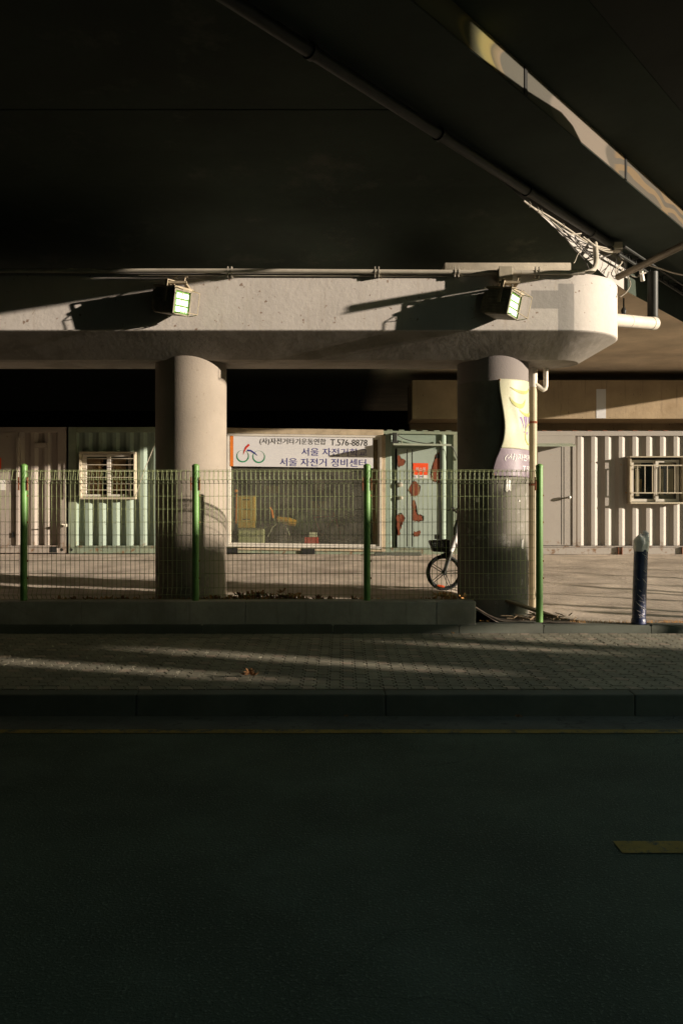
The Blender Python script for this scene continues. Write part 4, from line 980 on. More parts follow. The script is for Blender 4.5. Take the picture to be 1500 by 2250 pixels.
obj('sticker_small_lettering', tilt(text_bm('SE  ONE', ax(908.5, KY), ax(930, KY), az(1046, KY), az(1041.5, KY), KY - .020)), M['sign_blue'], stk)
bm = nb(); prism(bm, [(KY - .42, az(974, KY)), (KY - .02, az(971, KY)), (KY - .02, az(973.5, KY)), (KY - .42, az(977, KY))], lambda a, b_, d: Vector((d, a, b_)), ax(862, KY), ax(984, KY))
box(bm, ax(861, KY), ax(985, KY), KY - .43, KY - .4, az(978, KY), az(974, KY)); obj('awning', tilt(bm), M['awn'], g2)
bm = nb(); prism(bm, [(KY - .30, az(973.5, KY)), (KY - .02, az(964, KY)), (KY - .02, az(972, KY))], lambda a, b_, d: Vector((d, a, b_)), ax(964, KY), ax(966, KY)); prism(bm, [(KY - .30, az(973.5, KY)), (KY - .02, az(964, KY)), (KY - .02, az(972, KY))], lambda a, b_, d: Vector((d, a, b_)), ax(880, KY), ax(882, KY)); objs('awning_bracket', tilt(bm), M['awn'], g2)
bm = nb(); box(bm, ax(861, KY), ax(871, KY), KY - .16, KY - .01, az(969, KY), az(949, KY), .01); box(bm, ax(859, KY), ax(874, KY), KY - .2, KY - .01, az(972, KY), az(968.5, KY)); obj('lamp_box', tilt(bm), M['dark_pipe'], g2)
bm = nb(); box(bm, X0 + .12, ax(523, KY), KY - .05, KY - .0155, zB - .005, zB + .10); box(bm, ax(662, KY), ax(692, KY), KY - .05, KY - .0155, zB - .005, zB + .10); objs('fork_pocket', tilt(bm), M['dark'], g2)
bm = nb(); tube(bm, smoothpath([at(869, 950, KY - .1), at(890, 962, KY - .03), at(930, 970, KY - .04), at(986, 975, KY - .1), at(997, 985, KY - .05), at(1006, 1006, KY - .03)], 5), .009, 6); obj('cable_run', tilt(bm), M['cable_b'], g2)
# sign in the window
sg = thing('shop_sign', 'white bicycle school sign board with an orange stripe and bicycle emblem', 'sign', (ax(662, KY), KY - .03, az(993, KY)))
SY = KY - .034
bm = nb(); box(bm, ax(512.8, SY), ax(819.5, SY), SY, SY + .012, az(1026.5, SY), az(959, SY)); pn = obj('board', tilt(bm), M['sign_white'], sg)
bm = nb(); box(bm, ax(506, SY), ax(512.6, SY), SY - .001, SY + .012, az(1026.5, SY), az(959, SY)); obj('stripe', tilt(bm), M['sign_orange'], sg)
def slope_y(px): return (px - 662) * -.014      # undo the tilt the pixel heights already include
def line(txt, x0, x1, y0, y1, m, nm):
    c = (x0 + x1) / 2
    d = slope_y(c)
    obj(nm, tilt(text_bm(txt, ax(x0, SY), ax(x1, SY), az(y1 + d, SY), az(y0 + d, SY), SY - .003)), M[m], sg)
line('(사)자전거타기운동연합', 571, 716, 963, 978.5, 'sign_black', 'heading_lettering')
line('T.576-8878', 726, 807, 965.5, 979.5, 'sign_black', 'phone_number')
line('서울 자전거학교', 662.7, 806, 985, 1002, 'sign_blue', 'school_lettering')
line('서울 자전거 정비센터', 615, 804, 1007.5, 1025, 'sign_blue', 'repair_lettering')
def ring_crescent(bm, cx, cz, ro, ri, dx, dz, y):
    N = 40; A = []; B = []
    for k in range(N):
        a = 2 * math.pi * k / N; A.append(bm.verts.new((cx + ro * math.cos(a), y, cz + ro * math.sin(a)))); B.append(bm.verts.new((cx + dx + ri * math.cos(a), y, cz + dz + ri * math.sin(a))))
    for k in range(N): bm.faces.new((A[k], A[(k + 1) % N], B[(k + 1) % N], B[k]))
k_ = KY / F
bm = nb(); 
for (zx, zy) in ((187, 268), (338, 272)):
    q = at(490 + zx / 4.286, 940 + zy / 4.286 + slope_y(537), SY); ring_crescent(bm, q.x, q.z, 13.6 * k_, 12.0 * k_, 0, 1.3 * k_, SY - .003)
objs('emblem_wheels', tilt(bm), M['sign_green'], sg)
def stroke(pts, ws):
    bm = nb(); P = []
    for (zx, zy), w_ in zip(pts, ws):
        q = at(490 + zx / 4.286, 940 + zy / 4.286 + slope_y(537), SY - .004); P.append((q, w_ * k_))
    V = []
    for i, (q, w_) in enumerate(P):
        d = (P[min(i + 1, len(P) - 1)][0] - P[max(i - 1, 0)][0]); nrm = Vector((-d.z, 0, d.x)).normalized()
        V.append((bm.verts.new(q + nrm * w_), bm.verts.new(q - nrm * w_)))
    for i in range(len(V) - 1): bm.faces.new((V[i][0], V[i + 1][0], V[i + 1][1], V[i][1]))
    return tilt(bm)
obj('emblem_red_stroke', stroke([(193, 252), (202, 218), (218, 186), (247, 157)], [.25, 1.2, 2.0, 2.2]), M['sign_red'], sg)
obj('emblem_blue_stroke', stroke([(230, 212), (262, 214), (300, 238), (326, 261)], [1.9, 1.7, 1.2, .2]), M['sign_blue'], sg)

# things behind the shop window
def zin(py, Y): return az(py, Y)
fz = zB + .145
IY = KY + .45
cr_ = thing('crate_stack', 'tall yellow plastic crate box behind the left of the shop window', 'crate', (ax(540, IY), IY, fz))
bm = nb(); box(bm, ax(523, IY), ax(559, IY), IY, IY + .3, az(1160, IY), az(1089, IY), .01); obj('body', bm, M['crate'], cr_)
bm = nb()
for py in (1097, 1118, 1140): box(bm, ax(533, IY), ax(549, IY), IY - .006, IY - .001, az(py + 2, IY), az(py, IY))
objs('hand_slot', bm, M['dark'], cr_)
cb = thing('cabinet', 'pale cabinet under the yellow crate behind the shop window', 'cabinet', (ax(550, IY), IY, fz))
bm = nb(); box(bm, ax(524, IY), ax(580, IY), IY - .02, IY + .4, fz - .02, az(1162, IY), .01); obj('body', bm, M['cabinet'], cb)
bm = nb(); box(bm, ax(526, IY), ax(578, IY), IY - .028, IY - .021, az(1164.5, IY), az(1163.2, IY)); box(bm, ax(526, IY), ax(578, IY), IY - .028, IY - .021, az(1178, IY), az(1177, IY)); objs('drawer_gap', bm, M['dark'], cb)
st = thing('folding_bicycle', 'small folded bicycle with orange handle and yellow seat inside the shop', 'bicycle', (ax(620, IY), IY, fz))
bm = nb(); tube(bm, smoothpath([at(588, 1180, IY), at(598, 1160, IY), at(607, 1150, IY), at(600, 1138, IY)], 4), .012, 6); tube(bm, [at(630, 1160, IY), at(640, 1188, IY)], .014, 6); tube(bm, [at(607, 1140, IY), at(645, 1140, IY)], .016, 6); obj('frame', bm, M['scrap'], st)
bm = nb(); tube(bm, [at(600, 1138, IY), at(597, 1122, IY), at(592, 1115, IY)], .022, 8); obj('grip', bm, M['sign_orange'], st)
bm = nb(); tube(bm, [at(609, 1140, IY), at(634, 1146, IY), at(650, 1150, IY)], [.05, .085, .07], 10); obj('seat', bm, M['yellow'], st)
gb = nb(); bmesh.ops.create_icosphere(gb, subdivisions=3, radius=.24)
for v in gb.verts: v.co = Vector((ax(668, IY + .3), IY + .3, az(1150, IY))) + Vector((v.co.x * 1.0, v.co.y * .7, v.co.z * 1.05)) * (1 + .12 * mn.noise(v.co * 6))
tag(obj('sack', gb, M['bag'], smooth=True, origin=tuple(at(668, 1180, IY))), 'bulging dark green sack behind the middle of the shop window', 'sack')
wh = thing('spare_wheel', 'large spoked bicycle wheel leaning inside the right of the shop window', 'wheel', tuple(at(745, 1200, IY)))
wc = at(747, 1168, IY)
for nm, rr, rt, m in (('tyre', .33, .016, 'tyre'), ('rim', .305, .009, 'scrap'), ('brake_ring', .17, .006, 'scrap')):
    bm = nb(); tube(bm, [wc + Vector((rr * math.cos(2 * math.pi * k / 40), .03 * math.sin(2 * math.pi * k / 40), rr * math.sin(2 * math.pi * k / 40))) for k in range(41)], rt, 6); obj(nm, bm, M[m], wh)
bm = nb()
for k in range(24):
    a = 2 * math.pi * k / 24; tube(bm, [wc + Vector((.03 * math.cos(a + .6), 0, .03 * math.sin(a + .6))), wc + Vector((.3 * math.cos(a), .02 * math.sin(a), .3 * math.sin(a)))], .0018, 4)
obj('spokes', bm, M['scrap'], wh)
bx = thing('carton', 'small red and white box on the floor behind the shop window', 'box', tuple(at(686, 1190, IY)))
bm = nb(); box(bm, ax(669, KY + .25), ax(699, KY + .25), KY + .25, KY + .5, az(1196, KY), az(1182, KY), .005); obj('red_base', bm, M['sign_red'], bx)
bm = nb(); box(bm, ax(679, KY + .25), ax(696, KY + .25), KY + .26, KY + .5, az(1181.5, KY), az(1171, KY), .005); obj('white_top', bm, M['paper'], bx)
bm = nb(); tube(bm, [at(519, 1150, IY - .1), at(520, 1085, IY - .1)], .01, 6); lathe(bm, [(.02, 0), (.04, .03), (.03, .06)], 0, 0, 10)
for v in bm.verts:
    if v.co.length < .2: v.co = v.co + at(519, 1082, IY - .1)
tag(obj('red_lamp', bm, M['sign_orange'], origin=tuple(at(519, 1150, IY - .1))), 'small orange knob on a thin stick in the shop window corner', 'lamp')

sf = thing('shelf_unit', 'dim shelf unit with boxes along the back of the shop', 'shelf', (ax(660, KY + 1.6), KY + 1.6, fz))
bm = nb()
for z in (.0, .55, 1.05, 1.5): box(bm, -1.9, .55, KY + 1.45, KY + 1.85, fz + z + .02, fz + z + .05)
for x in (-1.9, -1.05, -.2, .52): box(bm, x, x + .035, KY + 1.45, KY + 1.85, fz + .0, fz + 1.9)
obj('boards', bm, M['wood'], sf)
random.seed(5)
for k in range(11):
    x = random.uniform(-1.85, .25); lv = random.choice((.05, .60, 1.10, 1.55)); w_ = random.uniform(.18, .36); h_ = random.uniform(.14, .32)
    lv = (.052, .602, 1.102)[k % 3]; x = -1.83 + (k // 3) * .56 + (k % 3) * .05
    bm = nb(); box(bm, x, x + w_, KY + 1.48, KY + 1.8, fz + lv, fz + lv + h_, .006)
    tag(obj('carton', bm, M[('cabinet', 'wood', 'crate', 'curtain', 'paper')[k % 5]], origin=(x, KY + 1.5, fz + lv)), 'cardboard or plastic box stored on the dim shop shelves', 'box', 'boxes on the shop shelves')
for k, (px, py, r_) in enumerate(((725, 1095, .27), (775, 1100, .25), (790, 1165, .27))):
    c_ = at(px, py, KY + .9); bm = nb(); tube(bm, [c_ + Vector((r_ * math.cos(2 * math.pi * j / 32), .06 * math.cos(2 * math.pi * j / 32 + k), r_ * math.sin(2 * math.pi * j / 32))) for j in range(33)], .022, 8)
    tag(obj('hanging_tyre', bm, M['tyre'], smooth=True, origin=tuple(c_)), ['black bicycle tyre hanging in the upper right of the shop', 'smaller black tyre hanging beside the window jamb', 'black tyre standing at the right end of the shop floor'][k], 'tyre', 'tyres inside the shop')
bm = nb(); c_ = at(705, 1165, KY + .8)
tube(bm, [c_ + Vector((-.35, 0, -.1)), c_ + Vector((-.15, .02, .28)), c_ + Vector((.3, .02, .3)), c_ + Vector((.02, 0, -.12)), c_ + Vector((-.15, .02, .28))], .018, 8); tube(bm, [c_ + Vector((.02, 0, -.12)), c_ + Vector((-.35, 0, -.1))], .012, 6); tube(bm, [c_ + Vector((.3, .02, .3)), c_ + Vector((.42, 0, -.1))], .014, 6); tube(bm, [c_ + Vector((.27, .02, .38)), c_ + Vector((.3, .02, .3))], .016, 6)
tag(obj('stripped_bicycle', bm, M['sign_red'], origin=tuple(c_)), 'dull red bicycle frame without wheels behind the shop window', 'bicycle')
# --- warm grey container at right
gr = thing('shipping_container', 'warm grey corrugated container with a plain door and a boxed window at right', 'container', (ax(1340, KY), KY, zB), 'converted shipping containers')
X0, X1 = ax(1158, KY), ax(1158, KY) + 6.06; zt3 = az(947, KY)
bm = nb(); body_shell(bm, X0, X1, zB, zt3); obj('shell', bm, M['grey'], gr)
wx0, wx1, wz0, wz1 = ax(1379, KY), ax(1499, KY), az(1107, KY), az(1003, KY)
bm = nb(); c0 = ax(1263, KY); ph = ax(1268.5, KY) - c0
corrugated(bm, c0, X1 - .15, zB + .16, wz0, KY + .02, ph); corrugated(bm, c0, X1 - .15, wz1, zt3 - .1, KY + .02, ph); corrugated(bm, c0, wx0, wz0, wz1, KY + .02, ph); corrugated(bm, wx1, X1 - .15, wz0, wz1, KY + .02, ph - (wx1 - c0) % .282)
objs('corrugated_wall', bm, M['grey'], gr)
bm = nb(); box(bm, X0, X1, KY - .005, KY + .1, zt3 - .1, zt3, .005); box(bm, X0, X1, KY - .02, KY + .1, zB - .02, zB + .125, .005); box(bm, X0, X1, KY - .03, KY + .03, zB + .135, zB + .155, .003); objs('rail', bm, M['grey'], gr)
bm = nb()
for px in (1355, 1363, 1495): box(bm, ax(px, KY), ax(px + 1.5, KY), KY - .06, KY - .021, zB - .02, zB + .13)
for k in range(9): x = X0 + .3 + k * .31; box(bm, x, x + .09, KY - .012, KY + .03, zt3 + .001, zt3 + .016)
objs('rail_stub', bm, M['rust'], gr)
bm = nb(); box(bm, X0, ax(1180, KY), KY, KY + .06, zB + .16, zt3 - .1); box(bm, ax(1180, KY), c0, KY + .0, KY + .06, az(976, KY), zt3 - .1); box(bm, ax(1256, KY), c0, KY - .02, KY + .06, zB + .16, az(977, KY), .004); objs('door_surround', bm, M['grey'], gr)
bm = nb(); box(bm, ax(1180, KY) + .002, ax(1256, KY) - .012, KY - .006, KY + .04, zB + .165, az(979, KY), .003); gd = obj('door', bm, M['grey'], gr)
bm = nb()
for px in (1232, 1237.5): box(bm, ax(px, KY), ax(px + 1.1, KY), KY - .0085, KY - .0062, zB + .18, az(982, KY))
objs('door_groove', bm, M['dark'], gd)
bm = nb(); q = at(1247, 1093, KY); tube(bm, [(q.x, KY - .006, q.z), (q.x, KY - .05, q.z)], .018, 10); tube(bm, [(q.x, KY - .045, q.z), (q.x, KY - .065, q.z), (q.x, KY - .10, q.z), (q.x, KY - .112, q.z)], [.02, .036, .036, .018], 14); obj('knob', bm, M['scrap'], gd, smooth=True)
bm = nb(); prism(bm, [(KY - .27, az(980.5, KY)), (KY - .002, az(974, KY)), (KY - .002, az(975.5, KY)), (KY - .27, az(982.5, KY))], lambda a, b_, d: Vector((d, a, b_)), ax(1170, KY), ax(1256, KY)); obj('awning', bm, M['awn'], gr)
# boxed window
bm = nb(); WY = KY - .14
box(bm, wx0 - .02, wx1 + .02, WY - .02, KY + .06, wz1 - .025, wz1, .003); box(bm, wx0, wx1, WY, KY + .06, wz0, wz0 + .035, .003); box(bm, wx0, wx0 + .035, WY + .04, KY + .06, wz0 + .036, wz1 - .026, .003); box(bm, wx1 - .035, wx1, WY, KY + .06, wz0 + .036, wz1 - .026, .003)
win = obj('window', bm, M['frame_y'], gr)
bm = nb()
for (a, b_, yy) in ((wx0 + .06, (wx0 + wx1) / 2 + .02, KY + .02), ((wx0 + wx1) / 2 - .01, wx1 - .09, KY - .03)):
    z0_, z1_ = wz0 + .045, wz1 - .07
    box(bm, a, a + .06, yy, yy + .03, z0_, z1_); box(bm, b_ - .05, b_, yy, yy + .03, z0_, z1_); box(bm, a + .06, b_ - .05, yy, yy + .03, z0_, z0_ + .055); box(bm, a + .06, b_ - .05, yy, yy + .03, z1_ - .055, z1_)
objs('sash', bm, M['frame_w'], win)
bm = nb()
for py in (1022.5, 1083): box(bm, wx0 + .01, wx1 + .12, WY + .01, WY + .03, az(py + 1.2, WY), az(py - 1.2, WY))
for k in range(8):
    x = ax(1383, WY) + k * .152; box(bm, x, x + .014, WY + .012, WY + .028, az(1082, WY), az(1023.5, WY))
obj('grille', bm, M['frame_y'], win)
bm = nb(); box(bm, wx0 + .03, wx1 - .03, KY + .055, KY + .06, wz0, wz1); obj('pane', bm, M['glass2'], win)
bm = nb()
for a, b_ in ((1397, 1406), (1451, 1459), (1466, 1481)): box(bm, ax(a, KY), ax(b_, KY), KY + .065, KY + .07, az(1090, KY), az(1030, KY))
box(bm, ax(1386, KY), ax(1411, KY), KY + .1, KY + .11, az(1028, KY), az(1017, KY)); box(bm, ax(1441, KY), ax(1483, KY), KY + .1, KY + .11, az(1022, KY), az(1012, KY)); box(bm, ax(1441, KY), ax(1483, KY), KY + .1, KY + .11, az(1097, KY), az(1088, KY)); objs('blind', bm, M['curtain_pale'], win)
bm = nb(); box(bm, ax(1388, KY), ax(1420, KY), KY + .3, KY + .31, az(1083, KY), az(1052, KY)); obj('ochre_screen', bm, M['ochre'], win)
bm = nb(); box(bm, wx0 - .1, wx1 + .1, KY + .9, KY + .92, wz0 - .2, wz1 + .2); obj('inner_wall', bm, M['dark'], win)
mask_noise(M['grey'], 7.0, .71, .73, (.40, .24, .09))

# ------------------------------------------------------------------ rear girder and wall
rg = thing('rear_wall', 'stained beige concrete girder wall behind the grey container at right', 'wall', (6, 20.1, 3.55))
bm = nb(); box(bm, ax(905, 20.1), 40, 20.1, 21.5, 3.58, 4.50, .01); obj('girder', bm, M['backwall'], rg)
bm = nb(); box(bm, ax(900, 21.5), 40, 21.502, 21.9, .4, 4.6); obj('lower_wall', bm, M['backwall'], rg)
bm = nb(); box(bm, ax(1309, 20.1), ax(1330, 20.1), 20.094, 20.105, az(919, 20.1), az(855, 20.1)); obj('paint_strip', bm, M['sign_white'], rg, label='pale repainted vertical strip')
bm = nb(); box(bm, -45, 45, 30, 30.4, .4, 4.9); tag(obj('abutment_wall', bm, M['dark'], origin=(0, 30, .4)), 'dark concrete abutment wall far back under the viaduct', 'wall')

# ------------------------------------------------------------------ bicycle behind the right column (a small shared e-bike)
BY = 11.66
bz = yardz(1.38, BY)
hub = at(975, 1258, BY)
bk = thing('bicycle', 'white and black bicycle with front basket, half hidden behind the right column', 'bicycle', (hub.x, BY, bz))
RW = .248; bz = hub.z - RW - .004
def wheel(cx, cz, name):
    bm = nb(); tube(bm, [Vector((cx + (RW - .022) * math.cos(2 * math.pi * k / 48), BY, cz + (RW - .022) * math.sin(2 * math.pi * k / 48))) for k in range(49)], .022, 10)
    wv_ = obj(name, bm, M['bike_black'], bk, smooth=True)
    return wv_
for cx, nm in ((hub.x, 'front_wheel'), (hub.x + .98, 'rear_wheel')):
    cz = bz + RW + .004
    bm = nb(); tube(bm, [Vector((cx + (RW - .045) * math.cos(2 * math.pi * k / 40), BY, cz + (RW - .045) * math.sin(2 * math.pi * k / 40))) for k in range(41)], .012, 8)
    tube(bm, [(cx, BY - .045, cz), (cx, BY + .045, cz)], .035, 14)
    for a in range(5):
        an = math.pi * (.0 + a * .4) + .06
        for d in (-.016, .016):
            tube(bm, [Vector((cx, BY, cz)) + Vector((.03 * math.cos(an) - d * math.sin(an), 0, .03 * math.sin(an) + d * math.cos(an))), Vector((cx, BY, cz)) + Vector(((RW - .05) * math.cos(an) - d * math.sin(an), 0, (RW - .05) * math.sin(an) + d * math.cos(an)))], .0055, 6)
    wv_ = obj(nm, bm, M['bike_black'], bk, smooth=True)
    bm = nb(); tube(bm, [Vector((cx + (RW - .021) * math.cos(2 * math.pi * k / 48), BY, cz + (RW - .021) * math.sin(2 * math.pi * k / 48))) for k in range(49)], .021, 10); obj('tyre', bm, M['tyre'], wv_, smooth=True)
bm = nb(); an = R(-105); q = Vector((hub.x, BY - .026, hub.z)) + Vector(((RW - .058) * math.cos(an), 0, (RW - .058) * math.sin(an)))
bmesh.ops.create_uvsphere(bm, u_segments=14, v_segments=8, radius=1.0, matrix=Matrix.Translation(q) @ Matrix.Rotation(R(10), 4, 'Y') @ Matrix.Diagonal((.058, .006, .017, 1))); obj('reflector', bm, M['reflector'], bk, smooth=True)
top = at(998, 1188, BY)
bm = nb()
for s_ in (-1, 1): tube(bm, [Vector((hub.x, BY + s_ * .042, hub.z)), hub.lerp(top, .55) + Vector((0, s_ * .048, 0)), at(990, 1212, BY) + Vector((0, s_ * .035, 0))], [.02, .027, .028], 10)
obj('fork', bm, M['bike_grey'], bk, smooth=True)
bm = nb(); tube(bm, [at(987, 1216, BY), at(994, 1200, BY), at(1003, 1172, BY)], [.036, .04, .036], 12); obj('head_tube', bm, M['bike_white'], bk, smooth=True)
bm = nb(); tube(bm, [at(1000, 1184, BY), at(1001, 1160, BY), at(1005, 1143, BY)], [.03, .034, .024], 10); obj('stem_cover', bm, M['bike_black'], bk, smooth=True)
bm = nb(); tube(bm, [at(1004, 1146, BY), at(1006, 1128, BY)], .018, 8); obj('stem', bm, M['bike_white'], bk, smooth=True)
bm = nb(); hb = at(1006, 1128, BY)
tube(bm, [hb + Vector((0, .0, 0)), hb + Vector((-.02, -.1, .02)), hb + Vector((-.05, -.24, .06))], .013, 8); tube(bm, [hb, hb + Vector((-.02, .1, .02)), hb + Vector((-.05, .24, .06))], .013, 8)
for s_ in (-1, 1):
    tube(bm, [hb + Vector((-.05, s_ * .24, .06)), hb + Vector((-.02, s_ * .34, .065))], .019, 10); tube(bm, [hb + Vector((-.06, s_ * .2, .055)), hb + Vector((-.11, s_ * .26, .035))], .008, 6)
obj('handlebar', bm, M['bike_black'], bk, smooth=True)
# basket: slatted tub
b0, b1 = at(944, 1190, BY), at(984, 1187, BY); c0_, c1_ = at(951, 1210, BY), at(983, 1212, BY)
bm = nb(); bw = .13
def bq(u, v, s_): 
    t_ = b0.lerp(b1, u); bo = c0_.lerp(c1_, u); q = t_.lerp(bo, v); q.y = BY + s_ * (bw - .025 * v); return q
for s_ in (-1, 1):
    for v in (0, .2, .4, .6, .8, 1.0): tube(bm, [bq(0, v, s_), bq(1, v, s_)], .007 if v else .011, 5)
    for u in (0, .12, .36, .6, .78, .88, 1.0): tube(bm, [bq(u, 0, s_), bq(u, 1, s_)], .007 if u not in (0, .88, 1.0) else .012, 5)
for v in (0, .2, .4, .6, .8, 1.0):
    tube(bm, [bq(0, v, -1), bq(0, v, 1)], .008, 5); tube(bm, [bq(1, v, -1), bq(1, v, 1)], .008, 5)
for k in range(9): tube(bm, [bq(k / 8, 1, -1), bq(k / 8, 1, 1)], .007, 5)
fcs = [bm.verts.new(bq(u, v, s_)) for u, v, s_ in ((.66, .05, .9), (1, .05, .9), (1, 1, .9), (.66, 1, .9))]; bm.faces.new(fcs)
fcs = [bm.verts.new(bq(u, v, s_)) for u, v, s_ in ((.68, .02, -1.02), (1, .02, -1.02), (1, 1, -1.02), (.68, 1, -1.02))]; bm.faces.new(fcs)
fcs = [bm.verts.new(bq(u, .62, s_)) for u, s_ in ((0.02, -1.0), (1, -1.0))] + [bm.verts.new(bq(u, 1.0, -1.0)) for u in (1, .02)]; bm.faces.new(fcs)
obj('basket', bm, M['bike_black'], bk)
bm = nb(); tube(bm, [at(982, 1214, BY), at(975, 1217, BY), at(968, 1219, BY)], .01, 6); box(bm, ax(974, BY), ax(985, BY), BY - .03, BY + .03, az(1221, BY), az(1214, BY), .006); obj('front_light', bm, M['bike_black'], bk)
bm = nb(); ht = at(998, 1190, BY)
tube(bm, smoothpath([ht, ht + Vector((.18, 0, -.2)), (hub.x + .45, BY, bz + .30), (hub.x + .62, BY, bz + .32)], 4), .034, 12); tube(bm, [(hub.x + .60, BY, bz + .28), (hub.x + .68, BY, bz + .74)], .024, 10); tube(bm, [(hub.x + .62, BY, bz + .32), (hub.x + .98, BY + .04, bz + RW)], .018, 8); tube(bm, [(hub.x + .62, BY, bz + .32), (hub.x + .98, BY - .04, bz + RW)], .018, 8)
obj('frame', bm, M['bike_white'], bk, smooth=True)
bm = nb(); tube(bm, [(hub.x + .56, BY, bz + .76), (hub.x + .66, BY, bz + .765), (hub.x + .80, BY, bz + .775)], [.025, .05, .08], 10); obj('saddle', bm, M['bike_black'], bk, smooth=True)
bm = nb(); tube(bm, [(hub.x + .58, BY - .07, bz + .28), (hub.x + .58, BY + .07, bz + .28)], .05, 14); tube(bm, [(hub.x + .58, BY - .08, bz + .28), (hub.x + .7, BY - .08, bz + .22)], .012, 6); tube(bm, [(hub.x + .5, BY + .05, bz + .26), (hub.x + .42, BY + .10, bz + .01)], .012, 6); obj('crank', bm, M['bike_grey'], bk)

# ------------------------------------------------------------------ wrapped bollard at right
BX, BYY = ax(1402, 9.97), 9.97; b0z = .262
bo = thing('bollard', 'navy bollard wrapped in clear plastic film with a crumpled plastic cap', 'bollard', (BX, BYY, b0z))
def lean(bm):
    for v in bm.verts: v.co.x += (v.co.z - b0z) * .03
    return bm
bm = nb(); n_ = 28; rings = []
for j in range(60):
    z = b0z + .885 * j / 59; rr = .080
    rings.append([bm.verts.new((BX + (rr + .0028 * mn.noise(Vector((math.cos(a) * 3, math.sin(a) * 3, z * 11 + a * 2)))) * math.cos(a), BYY + (rr + .003 * mn.noise(Vector((math.cos(a) * 3, math.sin(a) * 3, z * 11 + a * 2)))) * math.sin(a), z)) for a in [2 * math.pi * k / n_ for k in range(n_)]])
for a, b_ in zip(rings[:-1], rings[1:]):
    for k in range(n_): bm.faces.new((a[k], a[(k + 1) % n_], b_[(k + 1) % n_], b_[k]))
bm.faces.new(rings[-1]); obj('post', lean(bm), M['navy'], bo, smooth=True)
bm = nb(); rings = []
for rr, z in ((.083, .855), (.090, .90), (.092, .95), (.090, .995), (.082, 1.025), (.055, 1.045), (.02, 1.052)):
    rings.append([bm.verts.new((BX + (rr + .012 * mn.noise(Vector((math.cos(a) * 2.4, math.sin(a) * 2.4, z * 12)))) * math.cos(a), BYY + (rr + .012 * mn.noise(Vector((math.cos(a) * 2.4, math.sin(a) * 2.4, z * 12 + 5)))) * math.sin(a), b0z + z + (.018 * math.cos(a * 3 + 1) + .022 * math.cos(a + .4)) * (z - .86) / .15)) for a in [2 * math.pi * k / n_ for k in range(n_)]])
for a, b_ in zip(rings[:-1], rings[1:]):
    for k in range(n_): bm.faces.new((a[k], a[(k + 1) % n_], b_[(k + 1) % n_], b_[k]))
bm.faces.new(rings[-1]); obj('plastic_cap', lean(bm), M['clear'], bo)
bm = nb()
random.seed(4)
for k in range(30):      # creases of the film: thin pale folds standing off the post
    a = random.uniform(-2.5, .3) + .0; z = random.uniform(b0z + .04, b0z + .84); ln = random.uniform(.03, .10); sl = random.uniform(.2, .9)
    pts = []
    for j in range(4):
        aa = a + j / 3 * ln / .08 * .8; pts.append((BX + .0835 * math.cos(aa), BYY + .0835 * math.sin(aa), z - sl * ln * j / 3))
    tube(bm, pts, [.0004, .0014, .0014, .0004], 4)
obj('film_creases', lean(bm), M['clear'], bo)
bm = nb(); lathe(bm, [(.0835, b0z), (.088, b0z + .01), (.086, b0z + .05), (.083, b0z + .06)], BX, BYY, 24, cap=False); obj('base_film', lean(bm), M['navy'], bo)

# ------------------------------------------------------------------ leaves and litter
def leaf(bm, p, size, rot, curl, pitch, mi=0):
    out = [(0, -.5), (.16, -.34), (.42, -.30), (.26, -.08), (.5, .12), (.2, .16), (.10, .5), (-.10, .46), (-.22, .14), (-.5, .10), (-.26, -.1), (-.40, -.32), (-.15, -.34)]
    mt = Matrix.Translation(p) @ Matrix.Rotation(rot, 4, 'Z') @ Matrix.Rotation(pitch, 4, 'X')
    c = bm.verts.new(mt @ Vector((0, 0, .0)))
    V = []
    for x, y in out:
        z = curl * (x * x + y * y) * 2.2 + .05 * math.sin(x * 9 + y * 7)
        V.append(bm.verts.new(mt @ Vector((x * size, y * size, z * size))))
    for i in range(len(V)): f = bm.faces.new((c, V[i], V[(i + 1) % len(V)])); f.material_index = mi
random.seed(12)
bm = nb()
for k in range(300):
    r_ = random.random()
    if r_ < .55: x = random.gauss(ax(590, 10.05), .45)
    elif r_ < .8: x = random.uniform(-4.4, 1.4)
    else: x = random.gauss(ax(250, 10.05), .25)
    if x > 1.45 or x < -8: continue
    y = random.uniform(9.99, 10.22); hz_ = random.random() ** 2 * .13 * math.exp(-((x - ax(590, 10)) / .6) ** 2) + .01
    leaf(bm, Vector((x, y, yardz(x, y) + .02 + hz_)), random.uniform(.06, .15), random.uniform(0, 6.3), random.uniform(.2, .9), random.uniform(-.9, .9), 0 if random.random() < .8 else 1)
o = obj('dry_leaves', bm, [M['leaf'], M['leaf2']], kind='stuff', origin=(0, 10, .5)); tag(o, 'drift of dry brown leaves behind the low wall along the fence', 'leaves')
bm = nb()
for k in range(26):
    x = random.gauss(ax(985, 10.05), .09); y = random.uniform(10.0, 10.2)
    leaf(bm, Vector((x, y, yardz(x, y) + .03 + random.random() * .09)), random.uniform(.06, .13), random.uniform(0, 6.3), random.uniform(.3, 1.0), random.uniform(-1.2, 1.2), 1)
for px in (905, 915, 955, 960):
    for k in range(3):
        x = ax(px, 10.05) + random.uniform(-.06, .06); y = 10.02; leaf(bm, Vector((x, y, yardz(x, y) + .03 + random.random() * .03)), random.uniform(.05, .09), random.uniform(0, 6.3), .7, random.uniform(-1, 1), 1)
o = obj('pale_dry_leaves', bm, [M['leaf'], M['leaf2']], kind='stuff', origin=(1.2, 10.05, .5)); tag(o, 'sunlit tan dry leaves heaped below the bicycle wheel', 'leaves')
